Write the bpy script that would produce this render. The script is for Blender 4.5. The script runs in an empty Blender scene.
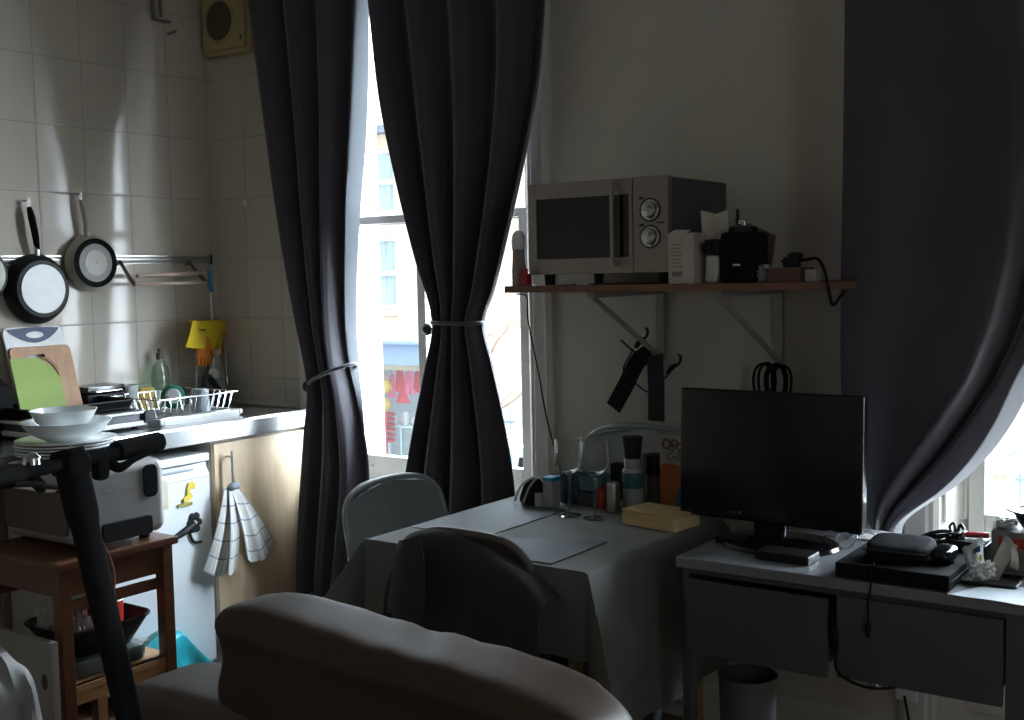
import bpy, bmesh, math, random
from mathutils import Vector, Matrix
random.seed(7)
SC = bpy.context.scene
COL = SC.collection
PI = math.pi
V = Vector
# ------------------------------------------------------------------ camera
CAM = V((3.86694, -3.32420, 1.44177))
RIGHT = V((0.817845, 0.575080, -0.020328))
UP = V((-0.025993, 0.072209, 0.997051))
FWD = V((-0.574852, 0.814904, -0.074004))
FPX = 1164.1

def at(px, py, axis, val):
    """the point of a plane (x, y or z = val) seen at a pixel of the 1024x720 photograph"""
    d = RIGHT * ((px - 512) / FPX) - UP * ((py - 360) / FPX) + FWD
    i = 'xyz'.index(axis)
    return CAM + d * ((val - CAM[i]) / d[i])

# ------------------------------------------------------------------ materials
def mat(name, col, rough=0.6, metal=0.0, vary=0.08, scale=14.0, bump=0.0, bscale=60.0, spec=0.5, sheen=0.0, coat=0.0, stretch=None):
    m = bpy.data.materials.new(name); m.use_nodes = True
    nt = m.node_tree; p = nt.nodes['Principled BSDF']
    tc = nt.nodes.new('ShaderNodeTexCoord')
    src = tc.outputs['Object']
    if stretch:
        mp = nt.nodes.new('ShaderNodeMapping'); mp.inputs['Scale'].default_value = stretch
        nt.links.new(src, mp.inputs['Vector']); src = mp.outputs['Vector']
    n = nt.nodes.new('ShaderNodeTexNoise'); n.inputs['Scale'].default_value = scale; n.inputs['Detail'].default_value = 4
    nt.links.new(src, n.inputs['Vector'])
    r = nt.nodes.new('ShaderNodeValToRGB')
    c = V(col[:3])
    r.color_ramp.elements[0].position = 0.3; r.color_ramp.elements[1].position = 0.7
    r.color_ramp.elements[0].color = (*[max(0, x * (1 - vary)) for x in c], 1)
    r.color_ramp.elements[1].color = (*[min(1, x * (1 + vary)) for x in c], 1)
    nt.links.new(n.outputs['Fac'], r.inputs['Fac'])
    nt.links.new(r.outputs['Color'], p.inputs['Base Color'])
    p.inputs['Roughness'].default_value = rough; p.inputs['Metallic'].default_value = metal
    p.inputs['Specular IOR Level'].default_value = spec
    if sheen:
        p.inputs['Sheen Weight'].default_value = sheen; p.inputs['Sheen Roughness'].default_value = 0.5
    if coat: p.inputs['Coat Weight'].default_value = coat
    if bump:
        n2 = nt.nodes.new('ShaderNodeTexNoise'); n2.inputs['Scale'].default_value = bscale; n2.inputs['Detail'].default_value = 3
        nt.links.new(src, n2.inputs['Vector'])
        b = nt.nodes.new('ShaderNodeBump'); b.inputs['Strength'].default_value = bump; b.inputs['Distance'].default_value = 0.01
        nt.links.new(n2.outputs['Fac'], b.inputs['Height']); nt.links.new(b.outputs['Normal'], p.inputs['Normal'])
    return m

def mat_tile(name, axis, off):
    m = bpy.data.materials.new(name); m.use_nodes = True
    nt = m.node_tree; p = nt.nodes['Principled BSDF']
    g = nt.nodes.new('ShaderNodeNewGeometry'); s = nt.nodes.new('ShaderNodeSeparateXYZ')
    nt.links.new(g.outputs['Position'], s.inputs[0])
    def math_(op, a, b):
        n = nt.nodes.new('ShaderNodeMath'); n.operation = op
        for i, q in enumerate((a, b)):
            if isinstance(q, (int, float)): n.inputs[i].default_value = q
            else: nt.links.new(q, n.inputs[i])
        return n.outputs[0]
    def groove(sock, o, step):
        f = math_('FRACT', math_('DIVIDE', math_('SUBTRACT', sock, o - 40 * step), step), 0)
        d = math_('MULTIPLY', math_('MINIMUM', f, math_('SUBTRACT', 1.0, f)), step)
        return math_('LESS_THAN', d, 0.0017), d
    h, hd = groove(s.outputs[axis], off, 0.198)
    v, vd = groove(s.outputs[2], 1.034, 0.247)
    gr = math_('MAXIMUM', h, v)
    n = nt.nodes.new('ShaderNodeTexNoise'); n.inputs['Scale'].default_value = 2.5; n.inputs['Detail'].default_value = 5
    nt.links.new(g.outputs['Position'], n.inputs['Vector'])
    r = nt.nodes.new('ShaderNodeValToRGB'); r.color_ramp.elements[0].color = (.52, .47, .40, 1); r.color_ramp.elements[1].color = (.61, .555, .475, 1)
    nt.links.new(n.outputs['Fac'], r.inputs['Fac'])
    mx = nt.nodes.new('ShaderNodeMix'); mx.data_type = 'RGBA'
    nt.links.new(gr, mx.inputs['Factor']); nt.links.new(r.outputs['Color'], mx.inputs['A']); mx.inputs['B'].default_value = (.38, .355, .32, 1)
    nt.links.new(mx.outputs['Result'], p.inputs['Base Color'])
    p.inputs['Specular IOR Level'].default_value = .2
    rr = math_('ADD', math_('MULTIPLY', gr, 0.5), 0.10); nt.links.new(rr, p.inputs['Roughness'])
    n2 = nt.nodes.new('ShaderNodeTexNoise'); n2.inputs['Scale'].default_value = 7; n2.inputs['Detail'].default_value = 1
    nt.links.new(g.outputs['Position'], n2.inputs['Vector'])
    soft = math_('MINIMUM', math_('MINIMUM', hd, vd), 0.006)
    hh = math_('ADD', math_('MULTIPLY', soft, 0.25), math_('MULTIPLY', n2.outputs['Fac'], 0.0015))
    b = nt.nodes.new('ShaderNodeBump'); b.inputs['Strength'].default_value = 0.5; b.inputs['Distance'].default_value = 1.0
    nt.links.new(hh, b.inputs['Height']); nt.links.new(b.outputs['Normal'], p.inputs['Normal'])
    return m

def mat_wood(name, c0, c1, axis='X', rough=0.45, scale=6.0):
    m = bpy.data.materials.new(name); m.use_nodes = True
    nt = m.node_tree; p = nt.nodes['Principled BSDF']
    tc = nt.nodes.new('ShaderNodeTexCoord'); mp = nt.nodes.new('ShaderNodeMapping')
    sc = {'X': (1, 9, 9), 'Y': (9, 1, 9), 'Z': (9, 9, 1)}[axis]
    mp.inputs['Scale'].default_value = sc
    nt.links.new(tc.outputs['Object'], mp.inputs['Vector'])
    n = nt.nodes.new('ShaderNodeTexNoise'); n.inputs['Scale'].default_value = scale; n.inputs['Detail'].default_value = 6; n.inputs['Distortion'].default_value = 0.6
    nt.links.new(mp.outputs['Vector'], n.inputs['Vector'])
    r = nt.nodes.new('ShaderNodeValToRGB'); r.color_ramp.elements[0].position = .32; r.color_ramp.elements[1].position = .68
    r.color_ramp.elements[0].color = (*c0, 1); r.color_ramp.elements[1].color = (*c1, 1)
    nt.links.new(n.outputs['Fac'], r.inputs['Fac']); nt.links.new(r.outputs['Color'], p.inputs['Base Color'])
    p.inputs['Roughness'].default_value = rough
    return m

def mat_glass(name, tint=(1, 1, 1), refl=1.0):
    m = bpy.data.materials.new(name); m.use_nodes = True
    nt = m.node_tree; nt.nodes.remove(nt.nodes['Principled BSDF'])
    out = nt.nodes['Material Output']
    t = nt.nodes.new('ShaderNodeBsdfTransparent'); t.inputs['Color'].default_value = (*tint, 1)
    g = nt.nodes.new('ShaderNodeBsdfGlossy'); g.inputs['Roughness'].default_value = 0.02
    lw = nt.nodes.new('ShaderNodeLayerWeight'); lw.inputs['Blend'].default_value = .5
    pw = nt.nodes.new('ShaderNodeMath'); pw.operation = 'POWER'; pw.inputs[1].default_value = 4.0; nt.links.new(lw.outputs['Facing'], pw.inputs[0])
    mul = nt.nodes.new('ShaderNodeMath'); mul.operation = 'MULTIPLY_ADD'; mul.inputs[1].default_value = .8 * refl; mul.inputs[2].default_value = .04 * refl
    nt.links.new(pw.outputs[0], mul.inputs[0])
    mx = nt.nodes.new('ShaderNodeMixShader')
    nt.links.new(mul.outputs[0], mx.inputs[0]); nt.links.new(t.outputs[0], mx.inputs[1]); nt.links.new(g.outputs[0], mx.inputs[2])
    nt.links.new(mx.outputs[0], out.inputs['Surface'])
    return m

def mat_check(name, base, line, step=(0.05, 0.05), w=0.12):
    """woven cloth with thin check lines from the mesh's own UV map"""
    m = bpy.data.materials.new(name); m.use_nodes = True
    nt = m.node_tree; p = nt.nodes['Principled BSDF']; p.inputs['Roughness'].default_value = .9
    uv = nt.nodes.new('ShaderNodeUVMap'); s = nt.nodes.new('ShaderNodeSeparateXYZ'); nt.links.new(uv.outputs[0], s.inputs[0])
    outs = []
    for i in (0, 1):
        d = nt.nodes.new('ShaderNodeMath'); d.operation = 'DIVIDE'; d.inputs[1].default_value = step[i]; nt.links.new(s.outputs[i], d.inputs[0])
        f = nt.nodes.new('ShaderNodeMath'); f.operation = 'FRACT'; nt.links.new(d.outputs[0], f.inputs[0])
        l = nt.nodes.new('ShaderNodeMath'); l.operation = 'LESS_THAN'; l.inputs[1].default_value = w; nt.links.new(f.outputs[0], l.inputs[0])
        outs.append(l.outputs[0])
    mxm = nt.nodes.new('ShaderNodeMath'); mxm.operation = 'MAXIMUM'
    nt.links.new(outs[0], mxm.inputs[0]); nt.links.new(outs[1], mxm.inputs[1])
    mx = nt.nodes.new('ShaderNodeMix'); mx.data_type = 'RGBA'
    mx.inputs['A'].default_value = (*base, 1); mx.inputs['B'].default_value = (*line, 1)
    nt.links.new(mxm.outputs[0], mx.inputs['Factor']); nt.links.new(mx.outputs['Result'], p.inputs['Base Color'])
    return m

# ------------------------------------------------------------------ mesh helpers
def bm_(): return bmesh.new()

def put(bm, src, M=None):
    if M is not None: bmesh.ops.transform(src, matrix=M, verts=src.verts)
    me = bpy.data.meshes.new('tmp'); src.to_mesh(me); src.free()
    bm.from_mesh(me); bpy.data.meshes.remove(me)

def box(bm, x0, x1, y0, y1, z0, z1, r=0.0, seg=2, M=None):
    t = bmesh.new()
    bmesh.ops.create_cube(t, size=1)
    bmesh.ops.scale(t, vec=(abs(x1 - x0), abs(y1 - y0), abs(z1 - z0)), verts=t.verts)
    bmesh.ops.translate(t, vec=((x0 + x1) / 2, (y0 + y1) / 2, (z0 + z1) / 2), verts=t.verts)
    if r: bmesh.ops.bevel(t, geom=list(t.edges), offset=r, segments=seg, profile=.5, affect='EDGES')
    put(bm, t, M)

def frame_of(d):
    d = d.normalized()
    a = V((0, 0, 1)) if abs(d.z) < .95 else V((1, 0, 0))
    x = a.cross(d).normalized(); y = d.cross(x)
    return x, y, d

def cyl(bm, p0, p1, r0, r1=None, n=20, M=None):
    p0, p1 = V(p0), V(p1); r1 = r0 if r1 is None else r1
    t = bmesh.new(); x, y, d = frame_of(p1 - p0)
    A = [t.verts.new(p0 + (x * math.cos(2 * PI * i / n) + y * math.sin(2 * PI * i / n)) * r0) for i in range(n)]
    Bv = [t.verts.new(p1 + (x * math.cos(2 * PI * i / n) + y * math.sin(2 * PI * i / n)) * r1) for i in range(n)]
    for i in range(n): t.faces.new((A[i], A[(i + 1) % n], Bv[(i + 1) % n], Bv[i]))
    t.faces.new(A[::-1]); t.faces.new(Bv)
    put(bm, t, M)

def lathe(bm, prof, c=(0, 0, 0), n=28, axis=None, M=None):
    """revolve (r, z) pairs about z (or about `axis`) through c; profile closed onto the axis at r = 0"""
    t = bmesh.new(); rings = []
    X, Y, Z = (V((1, 0, 0)), V((0, 1, 0)), V((0, 0, 1))) if axis is None else frame_of(V(axis))
    c = V(c)
    for r, z in prof:
        if r <= 1e-6: rings.append([t.verts.new(c + Z * z)])
        else: rings.append([t.verts.new(c + Z * z + (X * math.cos(2 * PI * i / n) + Y * math.sin(2 * PI * i / n)) * r) for i in range(n)])
    for a, b in zip(rings, rings[1:]):
        if len(a) == 1 and len(b) == 1: continue
        for i in range(n):
            j = (i + 1) % n
            if len(a) == 1: t.faces.new((a[0], b[j], b[i]))
            elif len(b) == 1: t.faces.new((a[i], a[j], b[0]))
            else: t.faces.new((a[i], a[j], b[j], b[i]))
    bmesh.ops.recalc_face_normals(t, faces=t.faces)
    put(bm, t, M)

def smooth_path(pts, k=6, closed=False):
    pts = [V(p) for p in pts]; n = len(pts); out = []
    rng = range(n) if closed else range(n - 1)
    for i in rng:
        if closed: a, b, c, d = pts[(i - 1) % n], pts[i], pts[(i + 1) % n], pts[(i + 2) % n]
        else: a, b, c, d = pts[max(i - 1, 0)], pts[i], pts[i + 1], pts[min(i + 2, n - 1)]
        for j in range(k):
            u = j / k
            out.append(.5 * ((2 * b) + (c - a) * u + (2 * a - 5 * b + 4 * c - d) * u * u + (3 * b - a - 3 * c + d) * u ** 3))
    if not closed: out.append(pts[-1])
    return out

def tube(bm, pts, r, n=8, k=6, closed=False, M=None, flat=None):
    """round (or, with flat=(a,b), elliptic) tube along a smoothed path; r may be a list per point"""
    P = smooth_path(pts, k, closed) if k > 1 else [V(p) for p in pts]
    t = bmesh.new(); rings = []; m = len(P)
    prev = None
    for i, p in enumerate(P):
        if closed: d = P[(i + 1) % m] - P[i - 1]
        else: d = P[min(i + 1, m - 1)] - P[max(i - 1, 0)]
        if d.length < 1e-9: d = V((0, 0, 1))
        d.normalize()
        if prev is None: x, y, _ = frame_of(d)
        else:
            x = (prev - d * prev.dot(d))
            x = x.normalized() if x.length > 1e-6 else frame_of(d)[0]
            y = d.cross(x)
        prev = x
        if isinstance(r, (list, tuple)):
            f = i / (m - 1) * (len(r) - 1); a = int(min(f, len(r) - 2)); rr = r[a] + (r[a + 1] - r[a]) * (f - a)
        else: rr = r
        ra, rb = (rr * flat[0], rr * flat[1]) if flat else (rr, rr)
        rings.append([t.verts.new(p + x * math.cos(2 * PI * j / n) * ra + y * math.sin(2 * PI * j / n) * rb) for j in range(n)])
    for i in range(m if closed else m - 1):
        a, b = rings[i], rings[(i + 1) % m]
        for j in range(n): t.faces.new((a[j], a[(j + 1) % n], b[(j + 1) % n], b[j]))
    if not closed:
        t.faces.new(rings[0][::-1]); t.faces.new(rings[-1])
    bmesh.ops.recalc_face_normals(t, faces=t.faces)
    put(bm, t, M)

def prism(bm, poly, d0, d1, axis='y', M=None, r=0.0):
    """a 2-D outline pushed out along an axis: y -> (x,z), x -> (y,z), z -> (x,y)"""
    t = bmesh.new()
    f = {'y': lambda a, b, d: (a, d, b), 'x': lambda a, b, d: (d, a, b), 'z': lambda a, b, d: (a, b, d)}[axis]
    A = [t.verts.new(f(a, b, d0)) for a, b in poly]; Bv = [t.verts.new(f(a, b, d1)) for a, b in poly]; n = len(poly)
    for i in range(n): t.faces.new((A[i], A[(i + 1) % n], Bv[(i + 1) % n], Bv[i]))
    t.faces.new(A[::-1]); t.faces.new(Bv)
    bmesh.ops.recalc_face_normals(t, faces=t.faces)
    if r: bmesh.ops.bevel(t, geom=list(t.edges), offset=r, segments=2, profile=.5, affect='EDGES')
    put(bm, t, M)

def sheet(bm, f, nu, nv, thick=0.0, M=None, uv=None):
    """a surface f(u, v) -> point; with a thickness it becomes a closed slab"""
    t = bmesh.new()
    G = [[t.verts.new(f(i / nu, j / nv)) for i in range(nu + 1)] for j in range(nv + 1)]
    lay = t.loops.layers.uv.new('UVMap') if uv else None
    for j in range(nv):
        for i in range(nu):
            fc = t.faces.new((G[j][i], G[j][i + 1], G[j + 1][i + 1], G[j + 1][i]))
            if lay:
                for l, (a, b) in zip(fc.loops, ((i, j), (i + 1, j), (i + 1, j + 1), (i, j + 1))):
                    l[lay].uv = (a / nu * uv[0], b / nv * uv[1])
    if thick:
        t.normal_update()
        H = [[t.verts.new(v.co - v.normal * thick) for v in row] for row in G]
        def q(*vs):
            fc = t.faces.new(vs)
            return fc
        for j in range(nv):
            for i in range(nu):
                fc = q(H[j][i], H[j + 1][i], H[j + 1][i + 1], H[j][i + 1])
                if lay:
                    for l, (a, b) in zip(fc.loops, ((i, j), (i, j + 1), (i + 1, j + 1), (i + 1, j))): l[lay].uv = (a / nu * uv[0], b / nv * uv[1])
        for i in range(nu):
            q(G[0][i], H[0][i], H[0][i + 1], G[0][i + 1]); q(G[nv][i + 1], H[nv][i + 1], H[nv][i], G[nv][i])
        for j in range(nv):
            q(G[j + 1][0], H[j + 1][0], H[j][0], G[j][0]); q(G[j][nu], H[j][nu], H[j + 1][nu], G[j + 1][nu])
    put(bm, t, M)

def rrect(x0, x1, z0, z1, r, n=5):
    out = []
    for cx, cz, a0 in ((x1 - r, z1 - r, 0), (x0 + r, z1 - r, 90), (x0 + r, z0 + r, 180), (x1 - r, z0 + r, 270)):
        for i in range(n + 1):
            a = math.radians(a0 + 90 * i / n); out.append((cx + r * math.cos(a), cz + r * math.sin(a)))
    return out

def pillow(bm, x0, x1, y0, y1, z0, z1, e=4.0, n=14, jit=None, M=None):
    """soft box: a subdivided cube pulled onto a superellipsoid"""
    t = bmesh.new()
    bmesh.ops.create_cube(t, size=2)
    bmesh.ops.subdivide_edges(t, edges=t.edges[:], cuts=n, use_grid_fill=True)
    c = V(((x0 + x1) / 2, (y0 + y1) / 2, (z0 + z1) / 2)); h = V(((x1 - x0) / 2, (y1 - y0) / 2, (z1 - z0) / 2))
    for v in t.verts:
        p = v.co
        k = (abs(p.x) ** e + abs(p.y) ** e + abs(p.z) ** e) ** (1 / e)
        q = p / k
        w = V((c.x + q.x * h.x, c.y + q.y * h.y, c.z + q.z * h.z))
        if jit: w = jit(w, q)
        v.co = w
    put(bm, t, M)

# ------------------------------------------------------------------ scene objects
def obj(name, bm, m, parent=None, sharp=35, bevel=0.0, local=False, subd=0):
    me = bpy.data.meshes.new(name)
    bm.to_mesh(me); bm.free()
    o = bpy.data.objects.new(name, me); COL.objects.link(o)
    for q in (m if isinstance(m, (list, tuple)) else [m]): me.materials.append(q)
    me.shade_smooth(); me.set_sharp_from_angle(angle=math.radians(sharp))
    if bevel:
        b = o.modifiers.new('bevel', 'BEVEL'); b.width = bevel; b.segments = 2; b.limit_method = 'ANGLE'; b.angle_limit = math.radians(35)
        b.harden_normals = False
    if subd:
        s = o.modifiers.new('sub', 'SUBSURF'); s.levels = subd; s.render_levels = subd
    wn = o.modifiers.new('normals', 'WEIGHTED_NORMAL'); wn.keep_sharp = True; wn.weight = 80
    if parent:
        o.parent = parent
        if not local: me.transform(Matrix.Translation(-world_loc(parent)))
    return o

def world_loc(o):
    l = V((0, 0, 0))
    while o: l += o.location; o = o.parent
    return l

def origin(o, p):
    """move a top-level mesh's origin to p without moving the mesh"""
    o.data.transform(Matrix.Translation(-V(p))); o.location = p
    return o

def tag(o, label, cat, group=None, kind=None):
    if label: o['label'] = label
    if cat: o['category'] = cat
    if group: o['group'] = group
    if kind: o['kind'] = kind
    return o

def thing(name, label, cat, loc, group=None, rz=0.0):
    o = bpy.data.objects.new(name, None); COL.objects.link(o); o.location = loc; o.rotation_euler = (0, 0, rz)
    o.empty_display_size = .05
    return tag(o, label, cat, group)

def single(name, bm, m, label, cat, loc=None, group=None, **k):
    o = obj(name, bm, m, **k)
    if loc is not None: origin(o, V(loc))
    return tag(o, label, cat, group)

def structure(name, bm, m, parent=None, **k):
    o = obj(name, bm, m, parent, **k)
    if not parent: o['kind'] = 'structure'
    return o

def dup(root, loc, label, group=None, rz=None):
    r = root.copy(); COL.objects.link(r); r.location = loc
    if rz is not None: r.rotation_euler = (0, 0, rz)
    r['label'] = label
    if group: r['group'] = group
    for ch in list(root.children):
        c = ch.copy(); COL.objects.link(c); c.parent = r
        for g in ch.children:
            d = g.copy(); COL.objects.link(d); d.parent = c
    return r
# ------------------------------------------------------------------ shared materials
M = {}
M['paint'] = mat('wall_paint', (.60, .565, .49), .85, vary=.04, scale=3, bump=.05, bscale=120)
M['paint2'] = mat('muted_wall_paint', (.66, .61, .52), .85, vary=.04, scale=3)
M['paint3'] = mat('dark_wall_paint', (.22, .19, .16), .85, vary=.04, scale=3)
M['ceiling'] = mat('ceiling_paint', (.80, .78, .72), .9, vary=.03)
M['tileX'] = mat_tile('wall_tiles_side', 1, -.416)
M['tileY'] = mat_tile('wall_tiles_back', 0, .191)
M['gloss_white'] = mat('white_gloss_paint', (.66, .64, .58), .35, vary=.04, scale=5)
M['floor'] = mat_wood('floor_boards', (.10, .06, .035), (.17, .10, .06), 'X', .5)
M['curtain'] = mat('curtain_fabric', (.052, .046, .060), .62, vary=.10, scale=5, bump=.10, bscale=320, sheen=.35)
M['black'] = mat('black_plastic', (.012, .012, .014), .48, vary=.2, spec=.28)
M['blackgloss'] = mat('black_gloss', (.006, .006, .007), .12, vary=.2)
M['matte'] = mat('matte_black', (.009, .009, .010), .8, vary=.2, spec=.1)
M['rubber'] = mat('black_rubber', (.010, .010, .010), .75, vary=.2, spec=.15)
M['chrome'] = mat('chrome', (.55, .56, .58), .18, 1.0, vary=.03)
M['steel'] = mat('brushed_steel', (.52, .51, .49), .32, 1.0, vary=.06, stretch=(1, 1, 30), scale=8)
M['worktop'] = mat('stainless_worktop', (.62, .64, .66), .26, 1.0, vary=.05, scale=9, bump=.02, bscale=30)
M['white'] = mat('white_plastic', (.74, .75, .75), .35, vary=.03)
M['fridge'] = mat('white_enamel', (.80, .84, .87), .28, vary=.02)
M['ceramic'] = mat('white_ceramic', (.74, .77, .77), .15, vary=.03)
M['beech'] = mat_wood('beech_door', (.60, .45, .29), (.68, .53, .36), 'Z', .4, 4)
M['redwood'] = mat_wood('cherry_wood', (.095, .036, .018), (.15, .060, .027), 'Y', .35)
M['shelfwood'] = mat_wood('shelf_wood', (.16, .075, .045), (.23, .11, .07), 'X', .45)
M['palewood'] = mat_wood('pale_wood', (.60, .43, .19), (.70, .53, .27), 'X', .5)
M['glass'] = mat_glass('window_glass', (.97, .99, 1.0), .6)
M['clear'] = mat_glass('clear_glass', (.96, .98, .98), 1.0)

# ------------------------------------------------------------------ room shell
RX, RY, RZ = 5.3, -4.7, 3.0
def win_dims(off):
    return dict(ao=(.494 + off, 1.706 + off), op=(.60 + off, 1.60 + off), so=(.655 + off, 1.545 + off), pn=(.70 + off, 1.50 + off))
W1, W2 = win_dims(0), win_dims(2.382)
ZS, ZT = .62, 2.72     # window opening: sill and head

b = bm_()
box(b, -.2, .5, 0, .3, -.02, RZ + .02)
nt_ = len(b.faces)
for x0, x1, z0, z1 in ((.5, W1['op'][0], -.02, RZ + .02), (W1['op'][0], W1['op'][1], -.02, ZS), (W1['op'][0], W1['op'][1], ZT, RZ + .02),
                       (W1['op'][1], W2['op'][0], -.02, RZ + .02), (W2['op'][0], W2['op'][1], -.02, ZS), (W2['op'][0], W2['op'][1], ZT, RZ + .02),
                       (W2['op'][1], RX + .2, -.02, RZ + .02)):
    box(b, x0, x1, 0, .3, z0, z1)
for i, f in enumerate(b.faces): f.material_index = 0 if i < nt_ else 1
structure('wall_back', b, [M['tileY'], M['paint']])
b = bm_(); box(b, -.2, 0, RY - .2, 0, -.02, RZ + .02); structure('wall_left', b, M['tileX'])
SY0, SY1, SZ0, SZ1 = -3.55, -2.65, 1.15, 2.4        # small unseen side window, added to bring soft fill light into the room
b = bm_()
for y0, y1, z0, z1 in ((RY - .2, SY0, -.02, RZ + .02), (SY1, 0, -.02, RZ + .02), (SY0, SY1, -.02, SZ0), (SY0, SY1, SZ1, RZ + .02)): box(b, RX, RX + .2, y0, y1, z0, z1)
structure('wall_right', b, M['paint2'])
b = bm_()
for y0, y1, z0, z1 in ((SY0, SY0 + .05, SZ0, SZ1), (SY1 - .05, SY1, SZ0, SZ1), (SY0 + .05, SY1 - .05, SZ0, SZ0 + .06), (SY0 + .05, SY1 - .05, SZ1 - .05, SZ1), (SY0 + .05, SY1 - .05, 1.76, 1.80)):
    box(b, RX + .08, RX + .13, y0, y1, z0, z1, .004)
for y0, y1, z0, z1 in ((SY0 - .1, SY0, SZ0 - .1, SZ1 + .1), (SY1, SY1 + .1, SZ0 - .1, SZ1 + .1), (SY0, SY1, SZ1, SZ1 + .1), (SY0, SY1, SZ0 - .1, SZ0)): box(b, RX - .025, RX, y0, y1, z0, z1, .006)
w3 = structure('window_fill', b, M['gloss_white'])
b = bm_(); box(b, RX + .10, RX + .105, SY0 + .04, SY1 - .04, SZ0 + .05, SZ1 - .04); obj('pane', b, M['glass'], w3)
b = bm_(); box(b, 0, RX, RY - .2, RY, -.02, RZ + .02); structure('wall_front', b, M['paint3'])
b = bm_(); box(b, -.2, RX + .2, RY - .2, .3, -.12, 0); structure('floor', b, M['floor'])
b = bm_(); box(b, -.2, RX + .2, RY - .2, .3, RZ, RZ + .12); structure('ceiling', b, M['ceiling'])

def skirt(x0, x1):
    b = bm_(); prism(b, [(0, 0), (-.02, 0), (-.02, .11), (-.012, .125), (0, .13)], x0, x1, 'x'); return b
structure('baseboard_back', skirt(W1['ao'][1], W2['ao'][0]), M['gloss_white'])
structure('baseboard_right', skirt(W2['ao'][1], RX), M['gloss_white'])
b = bm_(); box(b, .0, .50, -.012, 0, .9225, .934); structure('trim_1', b, M['gloss_white'])     # sealing strip where the tiles meet the worktop

def window(name, w, mullion=None):
    (a0, a1), (o0, o1), (s0, s1), (p0, p1) = w['ao'], w['op'], w['so'], w['pn']
    b = bm_()
    # architrave with a stepped moulding, both sides and the head, down to the floor
    prof = [(0, 0), (0, -.022), (.018, -.034), (.03, -.026), (.072, -.026), (.08, -.018), (.092, -.018), (.106, -.008), (.106, 0)]
    prism(b, [(a0 + x, y) for x, y in prof], 0, ZT + .1, 'z')
    prism(b, [(a1 - x, y) for x, y in prof], 0, ZT + .1, 'z')
    box(b, a0, a1, -.03, 0, ZT, ZT + .1)
    # splayed, panelled reveals
    for e, s, q in ((o0, s0, 1), (o1, s1, -1)):
        prism(b, [(e, 0), (s, .11), (s, .30), (e, .30)], ZS, ZT, 'z')
        d = V((s - e, .11, 0)); L = d.length; d.normalize(); nrm = V((d.y * q, -d.x * q, 0))
        for t0, t1 in ((.12, .22), (.78, .88)):
            A, B2 = V((e, 0, 0)) + d * L * t0, V((e, 0, 0)) + d * L * t1
            prism(b, [(A.x, A.y), (B2.x, B2.y), (B2.x + nrm.x * .008, B2.y + nrm.y * .008), (A.x + nrm.x * .008, A.y + nrm.y * .008)], ZS + .1, ZT - .1, 'z')
    prism(b, [(o0, 0), (o1, 0), (s1, .11), (s1, .3), (s0, .3), (s0, .11)], ZT - .03, ZT, 'z')
    wf = structure(name, b, M['gloss_white'])
    # window board and apron panel under it
    b = bm_(); box(b, o0 - .03, o1 + .03, -.05, .14, ZS - .005, ZS + .022, .006)
    obj('window_sill', b, M['gloss_white'], wf)
    b = bm_(); box(b, o0, o1, -.012, 0, .13, ZS - .03)
    box(b, o0, o1, -.022, 0, 0, .13)
    for (x0, x1) in ((o0 + .08, (o0 + o1) / 2 - .04), ((o0 + o1) / 2 + .04, o1 - .08)):
        box(b, x0, x1, -.018, -.012, .2, ZS - .1, .003)
    obj('apron_panel', b, M['gloss_white'], wf)
    # two sliding sashes
    def sash(nm, y0, y1, z0, z1, zb, zt):
        b = bm_()
        box(b, s0, p0, y0, y1, z0, z1, .004); box(b, p1, s1, y0, y1, z0, z1, .004)
        box(b, p0, p1, y0, y1, z0, zb, .004); box(b, p0, p1, y0, y1, zt, z1, .004)
        if mullion: box(b, mullion[0], mullion[1], y0 + .005, y1 - .005, zb, zt, .004)
        so = obj(nm, b, M['gloss_white'], wf)
        b = bm_(); box(b, p0, p1, (y0 + y1) / 2 - .002, (y0 + y1) / 2 + .002, zb, zt)
        obj('pane', b, M['glass'], so)
        return so
    lo = sash('lower_sash', .085, .125, ZS + .02, 1.675, .738, 1.644)
    sash('upper_sash', .13, .17, 1.64, ZT - .03, 1.675, ZT - .09)
    b = bm_()
    for x in (p0 + .03, p1 - .2):
        tube(b, [(x, .085, .70), (x, .068, .698), (x + .05, .068, .698), (x + .05, .085, .70)], .004, 6, 4)
    obj('sash_lift', b, M['steel'], lo)
    return wf
window('window_1', W1, (1.022, 1.062))
window('window_2', W2)

# ------------------------------------------------------------------ the street outside
M['render'] = mat('cream_render', (.72, .62, .46), .9, vary=.05, scale=2)
M['slate'] = mat('roof_slate', (.22, .26, .31), .8, vary=.15, scale=8)
M['fascia'] = mat('blue_fascia', (.24, .34, .48), .5, vary=.04)
M['sash_ext'] = mat('white_sash_paint', (.72, .74, .74), .5, vary=.03)
M['net'] = mat('net_curtain', (.42, .56, .60), .4, vary=.12, scale=3, stretch=(9, 1, .4))
M['asphalt'] = mat('asphalt', (.09, .09, .095), .9, vary=.15, scale=30)
M['pave'] = mat('pavement', (.20, .195, .185), .9, vary=.1, scale=12)
ZST = -2.75
b = bm_(); box(b, -30, 30, .3, 40, ZST - .1, ZST); structure('ground_street', b, M['asphalt'])
b = bm_(); box(b, -30, 30, 7.0, 9.0, ZST, ZST + .12, .01); box(b, -30, 30, .3, 2.0, ZST, ZST + .12, .01); structure('ground_pavement', b, M['pave'])

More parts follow.
